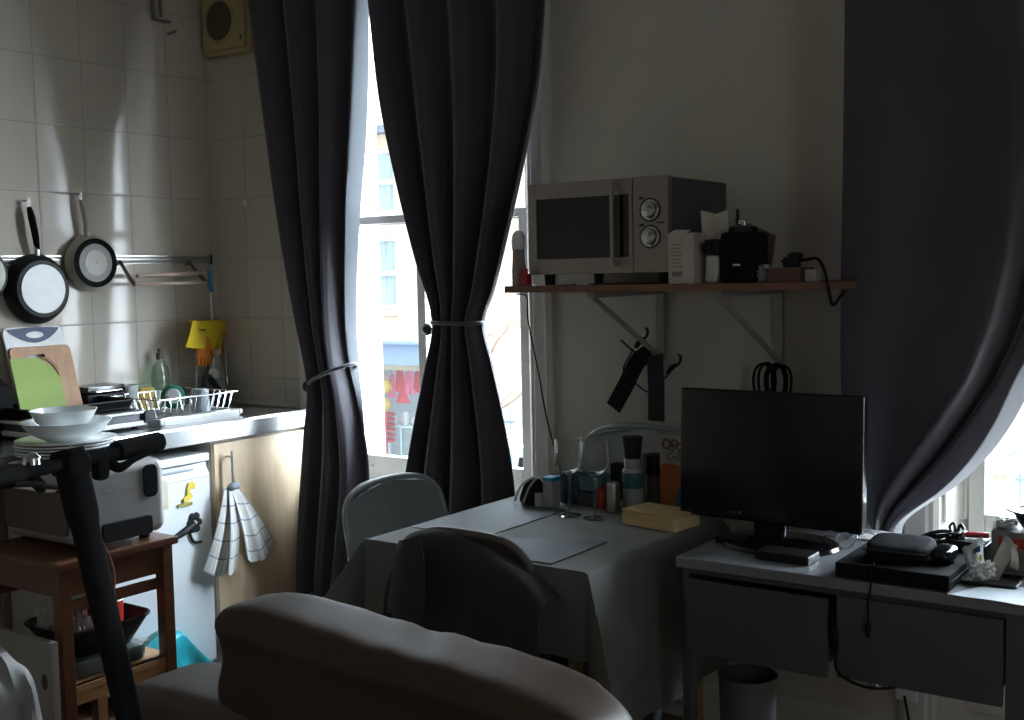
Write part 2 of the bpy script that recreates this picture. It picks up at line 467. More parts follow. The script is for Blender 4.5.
bt = thing('terraced_building', 'cream rendered terrace across the street over a blue shopfront', 'building', (-7, 9, ZST + .12))
b = bm_()
X0, X1 = -15.0, -2.6
wins = []
for k in range(-2, 2):
    cx = -7.21 + 3.3 * k
    for z0, z1 in ((.97, 1.99), (2.29, 3.21)): wins.append((cx - .44, cx + .44, z0, z1))
xs = sorted({X0, X1} | {w[0] for w in wins} | {w[1] for w in wins})
zs = [.2, .97, 1.99, 2.29, 3.21, 3.42]
for xa, xb in zip(xs, xs[1:]):
    for za, zb in zip(zs, zs[1:]):
        if any(abs(w[0] - xa) < .01 and abs(w[2] - za) < .01 for w in wins): continue
        box(b, xa, xb, 9.0, 9.25, za, zb)
box(b, X0, -9.3, 9.0, 9.25, ZST + .12, .2); box(b, -5.25, X1, 9.0, 9.25, ZST + .12, .2)
box(b, X0, X0 + .2, 9.25, 16, ZST + .12, 3.42); box(b, X1 - .2, X1, 9.25, 16, ZST + .12, 3.42); box(b, X0, X1, 15.8, 16, ZST + .12, 3.42)
box(b, X0, X1, 9.25, 15.8, .1, .2)
obj('wall', b, M['render'], bt)
b = bm_(); prism(b, [(8.8, 3.40), (8.8, 3.50), (12.5, 5.1), (16.2, 3.5), (16.2, 3.4)], X0 - .1, X1 + .1, 'x'); obj('roof', b, M['slate'], bt)
for cx in (-12.8, -5.0):
    b = bm_(); box(b, cx - .5, cx + .5, 11.9, 12.7, 4.6, 6.0, .02)
    for q in (-.28, 0, .28): cyl(b, (cx + q, 12.3, 6.0), (cx + q, 12.3, 6.3), .1, .085, 12)
    obj('chimney', b, M['render'], bt)
for x0, x1, z0, z1 in wins:
    b = bm_()
    box(b, x0, x0 + .06, 9.08, 9.16, z0, z1); box(b, x1 - .06, x1, 9.08, 9.16, z0, z1)
    zm = (z0 + z1) / 2
    for za, zb in ((z0, z0 + .07), (zm - .035, zm + .035), (z1 - .06, z1)): box(b, x0 + .06, x1 - .06, 9.08, 9.16, za, zb)
    box(b, x0 - .06, x1 + .06, 8.93, 9.1, z0 - .07, z0)
    wf = obj('window', b, M['sash_ext'], bt)
    b = bm_(); sheet(b, lambda u, v, x0=x0, x1=x1, z0=z0, z1=z1: V((x0 + (x1 - x0) * u, 9.14 + .012 * math.sin(u * 46), z0 + (z1 - z0) * v)), 40, 2); obj('net_curtain', b, M['net'], wf)
b = bm_(); box(b, -9.3, -5.25, 8.86, 9.2, .21, .50, .01); box(b, -9.35, -5.2, 8.80, 9.2, .50, .54, .005); obj('shop_fascia', b, M['fascia'], bt)
b = bm_()
for x in (-9.26, -6.22, -5.29): box(b, x - .04, x + .04, 8.95, 9.1, ZST + .12, .21)
box(b, -9.22, -5.33, 8.95, 9.1, ZST + .12, ZST + .5)
sf = obj('shop_window_frame', b, M['fascia'], bt)
for x0, x1 in ((-9.22, -6.26), (-6.18, -5.33)):
    b = bm_(); box(b, x0, x1, 9.03, 9.04, ZST + .5, .21); obj('pane', b, M['glass'], sf)
b = bm_(); box(b, -9.26, -5.29, 11.2, 11.3, ZST + .12, .1); box(b, -9.26, -5.29, 9.1, 11.2, ZST + .11, ZST + .16); box(b, -9.3, -9.26, 9.1, 11.3, ZST + .12, .1); box(b, -5.29, -5.25, 9.1, 11.3, ZST + .12, .1)
obj('shop_interior', b, mat('shop_wall', (.60, .66, .68), .8), bt)

# goods in the shop window
M['lantern'] = mat('yellow_paper', (.85, .66, .22), .7)
M['redgoods'] = mat('red_goods', (.66, .10, .12), .6, vary=.2, scale=20)
M['pinkgoods'] = mat('pink_goods', (.74, .24, .36), .7, vary=.25, scale=18)
M['mint'] = mat('pale_mint_metal', (.62, .80, .80), .4)
for i, (px, py, r) in enumerate(((385.5, 386, .11), (383.5, 405, .12))):
    p = at(px, py, 'y', 9.3)
    b = bm_(); lathe(b, [(0, -r), (r * .55, -r * .85), (r * .95, -r * .35), (r, 0), (r * .95, r * .35), (r * .55, r * .85), (0, r)], p, 20)
    cyl(b, p + V((0, 0, r * .9)), (p.x, p.y, .1 if i == 0 else p.z + r + .12), .006, n=6)
    single('paper_lantern', b, M['lantern'], ['upper yellow paper lantern hanging in the shop window across the street', 'lower yellow paper lantern just above the red rack in the shop window'][i], 'lantern', p, 'lanterns in the shop window')
for i, (px, py, mm, w) in enumerate(((392, 386, 'pinkgoods', .07), (400, 380, 'redgoods', .09), (409, 383, 'pinkgoods', .10), (418, 381, 'redgoods', .08), (403, 397, 'redgoods', .12))):
    p = at(px, py, 'y', 9.35); h = .17 if i < 4 else .09
    b = bm_(); sheet(b, lambda u, v, p=p, w=w, h=h: V((p.x + (u - .5) * 2 * w * (.65 + .45 * (1 - v)), p.y + .02 * math.sin(u * 19), p.z - h + 2 * h * v - .05 * (abs(u - .5) * 2) ** 2 * v)), 16, 10, .012)
    cyl(b, (p.x, p.y, p.z + h - .01), (p.x, p.y, p.z + h + .06), .006, n=6)
    single('hanging_garment', b, M[mm], ['pink garment hanging nearest the yellow lanterns in the shop window', 'red garment hanging second from the lanterns in the shop window', 'wide pink garment in the middle of the shop window row', 'red garment hanging at the right end of the shop window row', 'short red garment hanging below the others in the shop window'][i], 'garment', p, 'garments in the shop window')
p = at(384, 443, 'y', 9.25)
b = bm_()
for k in range(6):
    z = p.z + .01 + k * .075
    box(b, p.x - .1, p.x + .1, 9.2, 9.4, z, z + .05, .012)
for sx in (-.1, .1): cyl(b, (p.x + sx, 9.2, ZST + .16), (p.x + sx, 9.2, p.z + .46), .012, n=8)
single('display_rack', b, M['redgoods'], 'tall red rack of stacked trays in the shop window across the street', 'rack', (p.x, 9.3, ZST + .16))
def cafe_chair(px, py, lab, y):
    p = at(px, py, 'y', y); x, z = p.x, ZST + .12
    t = thing('cafe_chair', lab, 'chair', (x, y, z), 'cafe chairs outside the shop')
    top = p.z
    b = bm_(); box(b, x - .2, x + .2, y - .2, y + .2, z + .44, z + .465, .008); obj('seat', b, M['mint'], t)
    b = bm_(); tube(b, [(x - .19, y - .19, z + .45), (x - .2, y - .22, z + .75), (x - .12, y - .24, z + .92), (x + .12, y - .24, z + .92), (x + .2, y - .22, z + .75), (x + .19, y - .19, z + .45)], .014, 8)
    for q in (-.1, 0, .1): cyl(b, (x + q, y - .2, z + .46), (x + q, y - .235, z + .91), .007, n=6)
    obj('backrest', b, M['mint'], t)
    for sx in (-1, 1):
        for sy in (-1, 1):
            b = bm_(); cyl(b, (x + sx * .18, y + sy * .18, z + .45), (x + sx * .21, y + sy * .21, z), .013, n=8); obj('leg', b, M['mint'], t)
cafe_chair(399, 440, 'pale mint metal cafe chair outside the shop, nearer the red rack', 8.6)
cafe_chair(418, 440, 'pale mint metal cafe chair outside the shop, at the right of the pair', 7.9)
# pale shelving with white crockery behind the chairs
p = at(408, 420, 'y', 9.5)
t = thing('display_shelf', 'pale mint display shelf in the shop window holding white crockery', 'shelf', (p.x, 9.55, ZST + .16))
b = bm_()
for z in (-1.75, -1.25, -.75): box(b, p.x - .32, p.x + .34, 9.42, 9.72, z, z + .03)
for x in (p.x - .32, p.x + .31):
    for y in (9.42, 9.69): box(b, x, x + .03, y, y + .03, ZST + .16, -.75)
obj('frame', b, M['mint'], t)
for i in range(6):
    b = bm_(); x = p.x - .26 + i * .105; zz = -.72
    lathe(b, [(0, 0), (.03, 0), (.045, .05 + .02 * (i % 3)), (.048, .11 + .04 * (i % 3)), (.043, .11 + .04 * (i % 3)), (.03, .02), (0, .015)], (x, 9.52 + .05 * (i % 2), zz), 16)
    single('white_vase', b, M['ceramic'], 'white pot on the pale shelf in the shop window, %s from the lanterns' % ['first', 'second', 'third', 'fourth', 'fifth', 'sixth'][i], 'vase', (x, 9.52 + .05 * (i % 2), zz), 'white pots in the shop window')

# bare street tree, railings and van seen right of the second curtain
M['bark'] = mat('bare_bark', (.42, .34, .28), .9, vary=.2)
rnd = random.Random(3)
tp = at(488, 470, 'y', 4.2)
t = thing('street_tree', 'bare branched street tree outside the window, right of the middle curtain', 'tree', (tp.x, 4.2, ZST))
b = bm_(); tube(b, [(tp.x, 4.2, ZST), (tp.x + .05, 4.22, -1.4), (tp.x - .04, 4.18, -.3), (tp.x, 4.2, .5)], [.10, .085, .07, .05], 10); obj('trunk', b, M['bark'], t)
b = bm_()
def branch(p, d, L, r, lvl):
    q = [p]; dd = d.copy()
    for i in range(3):
        dd = (dd + V((rnd.uniform(-.28, .28), rnd.uniform(-.2, .2), rnd.uniform(-.1, .25)))).normalized(); q.append(q[-1] + dd * L / 3)
    tube(b, q, [r, r * .45], 5, 3)
    if lvl:
        for i in range(3):
            s = q[1 + i % 3]; branch(s, (dd + V((rnd.uniform(-.9, .9), rnd.uniform(-.5, .5), rnd.uniform(-.3, .7)))).normalized(), L * .62, r * .55, lvl - 1)
for k in range(9):
    a = rnd.uniform(-1.1, 1.1); z = -.6 + k * .22
    branch(V((tp.x, 4.2, z)), V((math.cos(a), math.sin(a) * .4, .35)).normalized(), .62, .016, 2)
obj('branches', b, M['bark'], t)
M['rail'] = mat('blue_grey_railing', (.20, .30, .36), .5)
p = at(505, 412, 'y', 7.2)
b = bm_()
for k in range(9):
    x = p.x - .8 + k * .11
    cyl(b, (x, 7.2, ZST + .12), (x, 7.2, p.z), .012, n=6); lathe(b, [(0, .07), (.022, .02), (0, -.01)], (x, 7.2, p.z), 8)
for z in (-2.3, p.z - .12): box(b, p.x - .85, p.x + .14, 7.185, 7.215, z, z + .03)
single('railing', b, M['rail'], 'blue grey spiked railing on the pavement below the bare tree', 'railing', (p.x - .3, 7.2, ZST + .12))
p = at(517, 432, 'y', 6.2); vx = p.x - .25
t = thing('parked_van', 'pale blue van parked across the street beside the railing', 'van', (vx + 1.6, 6.1, ZST))
vm = mat('van_paint', (.50, .68, .76), .3)
b = bm_(); prism(b, [(vx, -2.4), (vx, -1.55), (vx + .5, -1.4), (vx + .75, p.z), (vx + 3.1, p.z + .02), (vx + 3.2, p.z - .1), (vx + 3.2, -2.4)], 5.4, 6.9, 'y', r=.05); obj('body', b, vm, t)
b = bm_(); prism(b, [(vx + .62, -1.38), (vx + .84, p.z - .1), (vx + 1.5, p.z - .08), (vx + 1.5, -1.38)], 5.385, 5.42, 'y'); obj('side_window', b, M['blackgloss'], t)
for x in (vx + .6, vx + 2.6):
    for y in (5.45, 6.65):
        b = bm_(); cyl(b, (x, y, ZST + .32), (x, y + .2, ZST + .32), .32, n=24); obj('wheel', b, M['rubber'], t)
# across the street from the right-hand window: low cream wall with a railing and gate lamp
b = bm_(); box(b, -2.4, 1.25, 9.0, 9.3, ZST + .12, -.68, .01); box(b, -2.45, 1.3, 8.95, 9.35, -.68, -.62, .01)
single('garden_wall', b, mat('rough_cream_brick', (.52, .42, .33), .9, vary=.25, scale=25), 'low cream brick garden wall seen through the right window', 'wall', (-.5, 9.15, ZST + .12))
b = bm_()
for k in range(34):
    x = 1.34 + k * .11; cyl(b, (x, 9.1, ZST + .12), (x, 9.1, -.66), .014, n=6)
for z in (-1.25, -.75): box(b, 1.3, 5.1, 9.08, 9.12, z, z + .035)
tube(b, [(1.42, 9.1, -.7), (1.42, 9.1, -.5), (1.3, 9.1, -.45), (1.2, 9.1, -.52)], .014, 6)
single('iron_fence', b, M['rail'], 'blue grey iron fence beyond the right window, beside the cream wall', 'fence', (3, 9.1, ZST + .12))
# the outer face of this house above and beside the room
b = bm_()
for x0, x1, z0, z1 in ((-8, -.2, ZST, 7), (RX + .2, 12, ZST, 7), (-.2, RX + .2, RZ + .12, 7), (-.2, RX + .2, ZST, -.12)): box(b, x0, x1, 0, .3, z0, z1)
structure('wall_outer', b, mat('dark_brick', (.13, .085, .065), .9, vary=.2, scale=20))

# ------------------------------------------------------------------ curtains
def interp(tab, z):
    """tab: list of (z, value) falling in z; smooth interpolation"""
    if z >= tab[0][0]: 
        (z0, a), (z1, c) = tab[0], tab[1]; return a + (c - a) * (z - z0) / (z1 - z0) * .35
    if z <= tab[-1][0]: return tab[-1][1]
    for i in range(len(tab) - 1):
        if tab[i][0] >= z >= tab[i + 1][0]:
            p0 = tab[max(i - 1, 0)]; p1, p2 = tab[i], tab[i + 1]; p3 = tab[min(i + 2, len(tab) - 1)]
            h = p1[0] - p2[0]; u = (p1[0] - z) / h
            m1 = (p2[1] - p0[1]) / (p0[0] - p2[0]) * h if p0 is not p1 else (p2[1] - p1[1])
            m2 = (p3[1] - p1[1]) / (p1[0] - p3[0]) * h if p3 is not p2 else (p2[1] - p1[1])
            return (2 * u ** 3 - 3 * u * u + 1) * p1[1] + (u ** 3 - 2 * u * u + u) * m1 + (-2 * u ** 3 + 3 * u * u) * p2[1] + (u ** 3 - u * u) * m2

def curtain(label, left, right, zt, zb, nf, amp, y0=-.108, ph=0.0, ret=0.0, retw=.06, extra=None, ampf=None, nu=160, nv=90, bias=1.0):
    L = [(q.z, q.x) for q in (at(px, py, 'y', y0) for px, py in left)]
    R_ = [(q.z, q.x) for q in (at(px, py, 'y', y0) for px, py in right)]
    zm = (zt + zb) / 2
    t = thing('curtain', label, 'curtain', (L[0][1], y0, zb), 'dark grey curtains at the windows')
    def f(u, v):
        z = zt + (zb - zt) * v
        xl, xr = interp(L, z), interp(R_, z); w = xr - xl
        a = amp * (ampf(z) if ampf else 1.0)
        uu = u ** bias
        th = 2 * PI * nf * uu + ph + .5 * math.sin(2.2 * z + 3 * u)
        s = math.sin(th) + .28 * math.sin(2 * th + 1.1) + .15 * math.sin(.5 * th + z)
        x = xl + w * (uu + .35 / (2 * PI * nf) * math.sin(th + .9) * min(1, 8 * u * (1 - u)))
        y = y0 - a * s * .75
        if ret and u > 1 - retw:
            k = (u - (1 - retw)) / retw; y += (ret(z) if callable(ret) else ret) * k 
        if extra: x, y = extra(u, v, x, y, z)
        return V((x, y, z))
    b = bm_(); sheet(b, f, nu, nv, .003)
    obj('fabric', b, M['curtain'], t, sharp=80)
    return t, f
M['edge_strip'] = mat('pale_curtain_edge', (.13, .142, .16), .8, vary=.04, scale=6)
def edge_strip(t, f, u0):  # paler grey sheet laid over a curtain's turned edge
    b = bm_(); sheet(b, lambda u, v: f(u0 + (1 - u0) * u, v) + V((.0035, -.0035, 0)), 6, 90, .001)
    o = obj('edge_strip', b, M['edge_strip'], t, sharp=80); o['label'] = 'pale grey strip along the edge'
def tieback(t, px0, px1, hook, y0, amp, lab):
    a, c = at(*px0, 'y', y0), at(*px1, 'y', y0)
    h = at(*hook, 'y', -.035)
    b = bm_()
    cx, cz = (a.x + c.x) / 2, (a.z + c.z) / 2; rx = (c.x - a.x) / 2 + .008
    pts = [(cx + rx * math.cos(q), y0 - (amp + .012) * math.sin(q), cz + (c.z - a.z) / 2 * math.cos(q)) for q in [2 * PI * i / 20 for i in range(20)]]
    tube(b, pts, .007, 8, 3, closed=True)
    e = V(pts[10]); tube(b, [e, (e.x - .01, (y0 + h.y) / 2, (e.z + h.z) / 2 - .005), h + V((0, -.03, 0))], .005, 8)
    obj('tieback', b, M['curtain'], t)
    b = bm_(); lathe(b, [(0, 0), (.012, 0), (.006, .008), (.006, .03), (.02, .036), (.022, .048), (.012, .058), (0, .06)], h + V((0, .012, 0)), 16, (0, -1, 0))
    single('tieback_hook', b, M['black'], lab, 'hook', h, 'curtain tieback hooks')
t, f = curtain('dark grey curtain tied back on the left, beside the kitchen tiles', [(252, 0), (265, 100), (283, 220), (300, 310), (314, 384), (311, 430), (305, 520), (303, 588)],
               [(361, 0), (356, 100), (346, 220), (341, 320), (344, 365), (352, 400), (362, 450), (364, 490), (360, 540), (354, 588)], 2.84, .20, 3.0, .05, ph=.6, ret=lambda z: .10 - .03 * max(0, z - 1.9) / .6 - .06 * max(0, min(1, (1.15 - z) / .3)), retw=.05)
edge_strip(t, f, .945)
tieback(t, (314, 384), (352, 364), (313, 386), -.108, .055, 'black tieback hook beside the kitchen tiles, left of the left curtain')
t, f = curtain('dark grey curtain gathered in an hourglass in the middle of the window, nearest the microwave', [(373, 0), (385, 100), (401, 180), (419, 255), (437, 321), (430, 365), (419, 420), (409, 480), (404, 540)],
               [(548, 0), (541, 75), (526, 150), (505, 232), (489, 290), (478, 322), (485, 360), (497, 420), (507, 480), (511, 540)], 2.84, .20, 3.6, .055, ph=2.1)
tieback(t, (437, 322), (478, 323), (433, 329), -.108, .06, 'black tieback hook on the window frame, left of the middle curtain')
def tuck(u, v, x, y, z):
    uf = .70 - .16 * max(0, min(1, (z - 1.25) / 1.0)) if z > 1.14 else max(.30, .70 - (1.14 - z) * .85)
    k = max(0, min(1, (u - uf) / .08)); k = k * k * (3 - 2 * k)
    lip = math.exp(-((u - uf + .02) / .03) ** 2)
    k2 = max(0, min(1, (u - uf - .13) / .06)); k2 = k2 * k2 * (3 - 2 * k2)
    back = max(0, 1 - u / .05)            # the outer edge turns back to the wall
    return x, min(-.012, y + .11 * k - .008 * lip - .06 * k2 + .25 * back)
t, f = curtain('dark grey curtain swept to the left behind the monitor at the right window', [(831, 0), (831, 250), (836, 400), (846, 480), (865, 524), (871, 545)],
               [(1150, 0), (1120, 180), (1066, 310), (1024, 382), (1000, 428), (972, 466), (940, 495), (905, 517), (890, 530), (886, 545)], 2.84, .30, 1.6, .03, y0=-.26, ph=1.2, extra=tuck, ret=.06, retw=.06, ampf=lambda z: 1.0 if z > 1.2 else max(.4, 1 - (1.2 - z)), nu=300, nv=160)
for x0, x1, py_, lab in ((.3, 1.9, -.11, 'left'), (2.6, 4.3, -.26, 'right')):
    b = bm_(); cyl(b, (x0, py_, 2.87), (x1, py_, 2.87), .014, n=14)
    for x in (x0, x1): lathe(b, [(0, -.03), (.02, -.02), (.028, 0), (.02, .02), (0, .03)], (x, py_, 2.87), 14, (1, 0, 0))
    for x in (x0 + .12, x1 - .12): cyl(b, (x, py_, 2.87), (x, 0, 2.87), .008, n=10)
    single('curtain_pole', b, M['steel'], 'metal curtain pole above the %s window' % lab, 'curtain pole', ((x0 + x1) / 2, py_, 2.87))
# ------------------------------------------------------------------ kitchen wall
def facing_x(px, py, x):        # a (y, z) pair on a plane facing the room from the left wall
    q = at(px, py, 'x', x); return (q.y, q.z)

M['fan'] = mat('yellowed_plastic', (.46, .37, .19), .45, vary=.04)
M['fan_dark'] = mat('fan_mesh', (.10, .075, .045), .7, vary=.2, scale=80)
t = thing('extractor_fan', 'yellowed square extractor fan high on the tiles beside the left curtain', 'extractor fan', (.16, 0, 2.36))
b = bm_()
box(b, .018, .304, -.045, 0, 2.355, 2.66, .012); box(b, .035, .287, -.058, -.045, 2.372, 2.645, .008)
lathe(b, [(.078, 0), (.092, 0), (.088, .012), (.080, .012), (.078, 0)], (.148, -.057, 2.487), 32, (0, -1, 0))
obj('housing', b, M['fan'], t)
b = bm_(); lathe(b, [(0, 0), (.079, 0), (.079, .004), (0, .004)], (.148, -.057, 2.487), 32, (0, -1, 0))
for k in range(-3, 4):
    h = math.sqrt(.077 ** 2 - (k * .02) ** 2); box(b, .148 - h, .148 + h, -.064, -.06, 2.487 + k * .02 - .003, 2.487 + k * .02 + .003)
obj('grille', b, M['fan_dark'], t)
b = bm_(); box(b, .27, .277, -.0605, -.057, 2.56, 2.64); obj('slot', b, M['fan_dark'], t)
b = bm_(); box(b, .262, .270, -.0605, -.057, 2.40, 2.416); obj('slot', b, M['fan_dark'], t)
b = bm_(); tube(b, [(.258, -.03, 2.37), (.245, -.03, 2.1), (.23, -.03, 1.765)], .0012, 5); obj('pull_cord', b, M['fan'], t)
b = bm_(); lathe(b, [(0, -.016), (.008, -.014), (.012, 0), (.009, .012), (.003, .018), (0, .02)], (.23, -.03, 1.752), 14); obj('cord_knob', b, M['white'], t)

b = bm_(); tube(b, [at(153, -8, 'x', .02), at(152, 6, 'x', .02), at(154, 17, 'x', .02)], .008, 8); tube(b, [at(160, -8, 'x', .02), at(161, 17, 'x', .02)], .006, 8)
tube(b, [at(152, 18, 'x', .02), at(162, 21, 'x', .02), at(170, 22, 'x', .02)], .006, 8); tube(b, [at(168, 34, 'x', .02), at(176, 31, 'x', .02)], .005, 8)
single('pipe_bracket', b, mat('dull_pipe', (.16, .15, .13), .6), 'dull metal pipe ends and clip high on the left tiled wall', 'pipe', at(158, 15, 'x', .0))

# rail, pans
t = thing('pan_rail', 'long steel hanging rail screwed along the left tiled wall behind the pans', 'rail', (0, -.9, 1.51))
b = bm_()
prism(b, [(0, 1.510), (.010, 1.510), (.010, 1.516), (.014, 1.522), (.014, 1.530), (.010, 1.535), (.016, 1.538), (.016, 1.543), (0, 1.543)], -1.9, -.040, 'y'); obj('channel', b, M['steel'], t)
b = bm_(); box(b, 0, .018, -.041, -.034, 1.506, 1.547, .002); obj('end_cap', b, M['black'], t)

M['nonstick'] = mat('black_nonstick', (.012, .012, .013), .42, vary=.15, spec=.2)
M['alu'] = mat('spun_aluminium', (.50, .50, .50), .55, .7, vary=.05)
M['cream'] = mat('cream_enamel', (.48, .45, .39), .35, vary=.05)
M['grey'] = mat('grey_coating', (.30, .30, .29), .45, vary=.08)
def pan(lab, c, r, ht, body, disc, disc_r, handle, px_join, px_top, rings=(), hm='black', loop=True):
    t = thing('frying_pan', lab, 'pan', (.0, c[0], c[1] - r), 'pans hanging on the left wall')
    cc = (.018, c[0], c[1])
    b = bm_(); lathe(b, [(0, .004), (r * .8, .004), (r * .97, 0), (r, .001), (r * 1.0, .006), (r * .93, ht * .6), (r * .84, ht * .95), (r * .79, ht), (0, ht)], cc, 48, (1, 0, 0)); obj('body', b, body, t)
    b = bm_(); lathe(b, [(0, ht), (disc_r, ht), (disc_r, ht + .003), (disc_r * .98, ht + .004), (0, ht + .004)], cc, 48, (1, 0, 0)); d = obj('base_disc', b, disc, t)
    for rr, w, mm in rings:
        b = bm_(); lathe(b, [(rr - w, ht + .003), (rr - w, ht + .006), (rr, ht + .006), (rr, ht + .003)], cc, 40, (1, 0, 0)); obj('base_ring', b, mm, d)
    a, e = at(*px_join, 'x', .03), at(*px_top, 'x', .028)
    dv = e - a
    b = bm_(); tube(b, [a, a + dv * .3 + V((.006, 0, 0)), a + dv * .75 + V((.004, 0, 0)), e], [.0105, .0135, .0145, .009], 12, 5, flat=(.8, 1.15) if hm == 'black' else (.7, .9))
    h = obj('handle', b, handle, t)
    b = bm_(); s = (V((.03, c[0], c[1])) - a).normalized(); tube(b, [a + s * .03, a - s * .014], .0115, 12, 1); obj('ferrule', b, M['chrome'] if hm == 'black' else M['cream'], h)
    b = bm_(); p = e + dv.normalized() * .012
    tube(b, [p + V((0, .007 * math.cos(q), .010 * math.sin(q))) for q in [2 * PI * i / 12 for i in range(12)]], .0022, 6, 2, closed=True); obj('hanging_loop', b, M['steel'], h)
    b = bm_(); tube(b, [(0, p.y, p.z + .012), (.026, p.y, p.z + .008), (.03, p.y, p.z + .010), (.03, p.y, p.z + .02)], .003, 6)
    single('wall_hook', b, M['steel'], 'small metal wall hook holding the %s' % lab.split(' hanging')[0], 'hook', (0, p.y, p.z + .012), 'hooks on the left wall')
pan('large black frying pan hanging with its shiny round base facing the room', (-.856, 1.421), .127, .045, M['nonstick'], M['alu'], .088, M['matte'], (37, 249), (29, 207))
pan('small grey saucepan hanging with its ringed base facing the room', (-.628, 1.514), .106, .036, M['cream'], M['grey'], .090, M['cream'], (87, 232), (81, 200),
    rings=((.092, .020, M['matte']), (.048, .044, M['cream'])), hm='cream')
pan('black pan with a cream base hanging at the left edge of the photo', (-1.074, 1.475), .104, .04, M['nonstick'], M['cream'], .076, M['black'], (-16, 238), (-20, 200))

# fold-out towel rail
t = thing('towel_rail', 'fold-out towel rail with two pale wooden rods on the left wall', 'towel rail', (.0, -.30, 1.45))
M['rod'] = mat_wood('pinkish_rod_wood', (.42, .30, .23), (.52, .38, .29), 'Y', .5)
XO = .11
aL, aR = at(134, 284, 'x', XO), at(207, 283, 'x', XO)
wL, wR = at(121, 263, 'x', .02), at(190, 263, 'x', .02)
for w_, a_ in ((wL, aL), (wR, aR)):
    b = bm_(); tube(b, [w_ + V((-.018, 0, .006)), w_, (w_ + a_) / 2 + V((0, 0, -.004)), a_ + V((.004, 0, -.004))], .007, 10, 5, flat=(.7, 1.3)); lathe(b, [(0, 0), (.016, 0), (.014, .008), (0, .01)], w_ + V((-.02, 0, .006)), 14, (1, 0, 0)); obj('arm', b, mat('bronze_metal', (.22, .16, .12), .4, .8) if 'brz' not in M else M['brz'], t)
b = bm_(); cyl(b, at(137, 276, 'x', XO - .03), at(203, 273, 'x', XO - .03), .009, n=14); obj('rod', b, M['rod'], t)
b = bm_(); cyl(b, aL, aR, .007, n=14); obj('rod', b, M['rod'], t)

# blue-topped rod hanging from the rail
b = bm_(); p0, p1, p2 = at(208, 270, 'x', .10), at(211, 292, 'x', .10), at(214, 372, 'x', .10)
tube(b, [p0, p0 + V((.006, 0, -.008)), p1], .0085, 10); 
t = thing('dish_brush', 'long thin handled dish brush with a blue grip hanging from the towel rail', 'brush', tuple(p2))
obj('grip', b, mat('blue_plastic', (.05, .22, .38), .4), t)
b = bm_(); tube(b, [p1 + V((0, 0, .003)), (p1 + p2) / 2, p2], .0035, 8); obj('shaft', b, M['white'], t)
b = bm_(); lathe(b, [(0, 0), (.018, .004), (.022, .03), (.010, .045), (0, .045)], p2 + V((0, 0, -.03)), 16); obj('brush_head', b, M['white'], t)

# ------------------------------------------------------------------ worktop, fridge, cupboard
WT = .9225
b = bm_()
prism(b, [(0, .853), (.548, .853), (.560, .858), (.562, .915), (.556, .9225), (.540, .9225), (.533, .917), (.030, .917), (.022, .9225), (0, .9225)], -1.9, -.003, 'y')
single('worktop', b, M['worktop'], 'stainless steel sink worktop running along the left tiled wall', 'worktop', (.28, -.9, .853))
t = thing('sink_cupboard', 'pale beech kitchen cupboard under the sink, beside the left curtain', 'cupboard', (.28, -.28, 0))
b = bm_(); box(b, .02, .518, -.512, -.03, .10, .85); box(b, .06, .47, -.51, -.03, 0, .10); obj('carcass', b, mat('white_board', (.55, .52, .47), .6), t)
b = bm_(); box(b, .52, .540, -.508, -.036, .115, .842, .002); dr = obj('door', b, M['beech'], t)
b = bm_(); tube(b, [(.540, -.452, .79), (.572, -.452, .79)], .004, 10, 1); tube(b, [(.540, -.452, .67), (.572, -.452, .67)], .004, 10, 1); cyl(b, (.572, -.452, .652), (.572, -.452, .812), .0055, n=12); obj('handle', b, M['steel'], dr)

t = thing('fridge', 'white undercounter fridge with magnets on its door', 'fridge', (.3, -.78, 0))
b = bm_(); box(b, .04, .49, -1.03, -.537, .03, .785, .006); obj('body', b, M['fridge'], t)
b = bm_(); box(b, .04, .545, -1.03, -.535, .787, .817, .006); obj('top_panel', b, M['fridge'], t)
b = bm_()
prism(b, [(.495, .05), (.543, .05), (.545, .054), (.545, .735), (.543, .742), (.528, .765), (.527, .782), (.495, .782)], -1.03, -.537, 'y', r=.003); d = obj('door', b, M['fridge'], t)
b = bm_(); box(b, .5452, .5458, -1.03, -.537, .7315, .7335); obj('door_seam', b, M['grey'], d)
b = bm_(); prism(b, [(.527, .782), (.540, .782), (.541, .768), (.536, .758), (.528, .766)], -.96, -.60, 'y', r=.003); obj('grip', b, mat('pale_grey_plastic', (.55, .60, .64), .4), d)
for y in (-.99, -.58):
    for x in (.08, .45):
        b = bm_(); cyl(b, (x, y, 0), (x, y, .032), .018, n=14); obj('foot', b, M['black'], t)
XM = .5462
def magnet(lab, shapes, p):
    t = thing('fridge_magnet', lab, 'magnet', (XM, p.y, p.z), 'magnets on the fridge door')
    for nm, mm, fn in shapes:
        b = bm_(); fn(b, p); obj(nm, b, mm, t)
yel, ylg, blk = mat('yellow_rubber', (.75, .58, .06), .5), mat('olive_rubber', (.35, .30, .05), .5), M['black']
p = at(187, 493, 'x', XM)
def duck(b, p):
    prism(b, [(p.y + a * .036, p.z + c * .036) for a, c in ((-.5, -.9), (.1, -.8), (.6, -.5), (.5, -.1), (.2, .1), (.45, .35), (.9, .3), (1.0, .75), (.6, 1.1), (.15, .95), (-.05, .4), (-.1, -.2), (-.6, -.5))], XM, XM + .006, 'x', r=.0015)
magnet('yellow duck-shaped magnet on the upper half of the fridge door', [('body', yel, duck), ('foot_bar', ylg, lambda b, p: box(b, XM, XM + .005, p.y - .045, p.y + .02, p.z - .045, p.z - .034, .002))], p)
p = at(190, 527, 'x', XM)
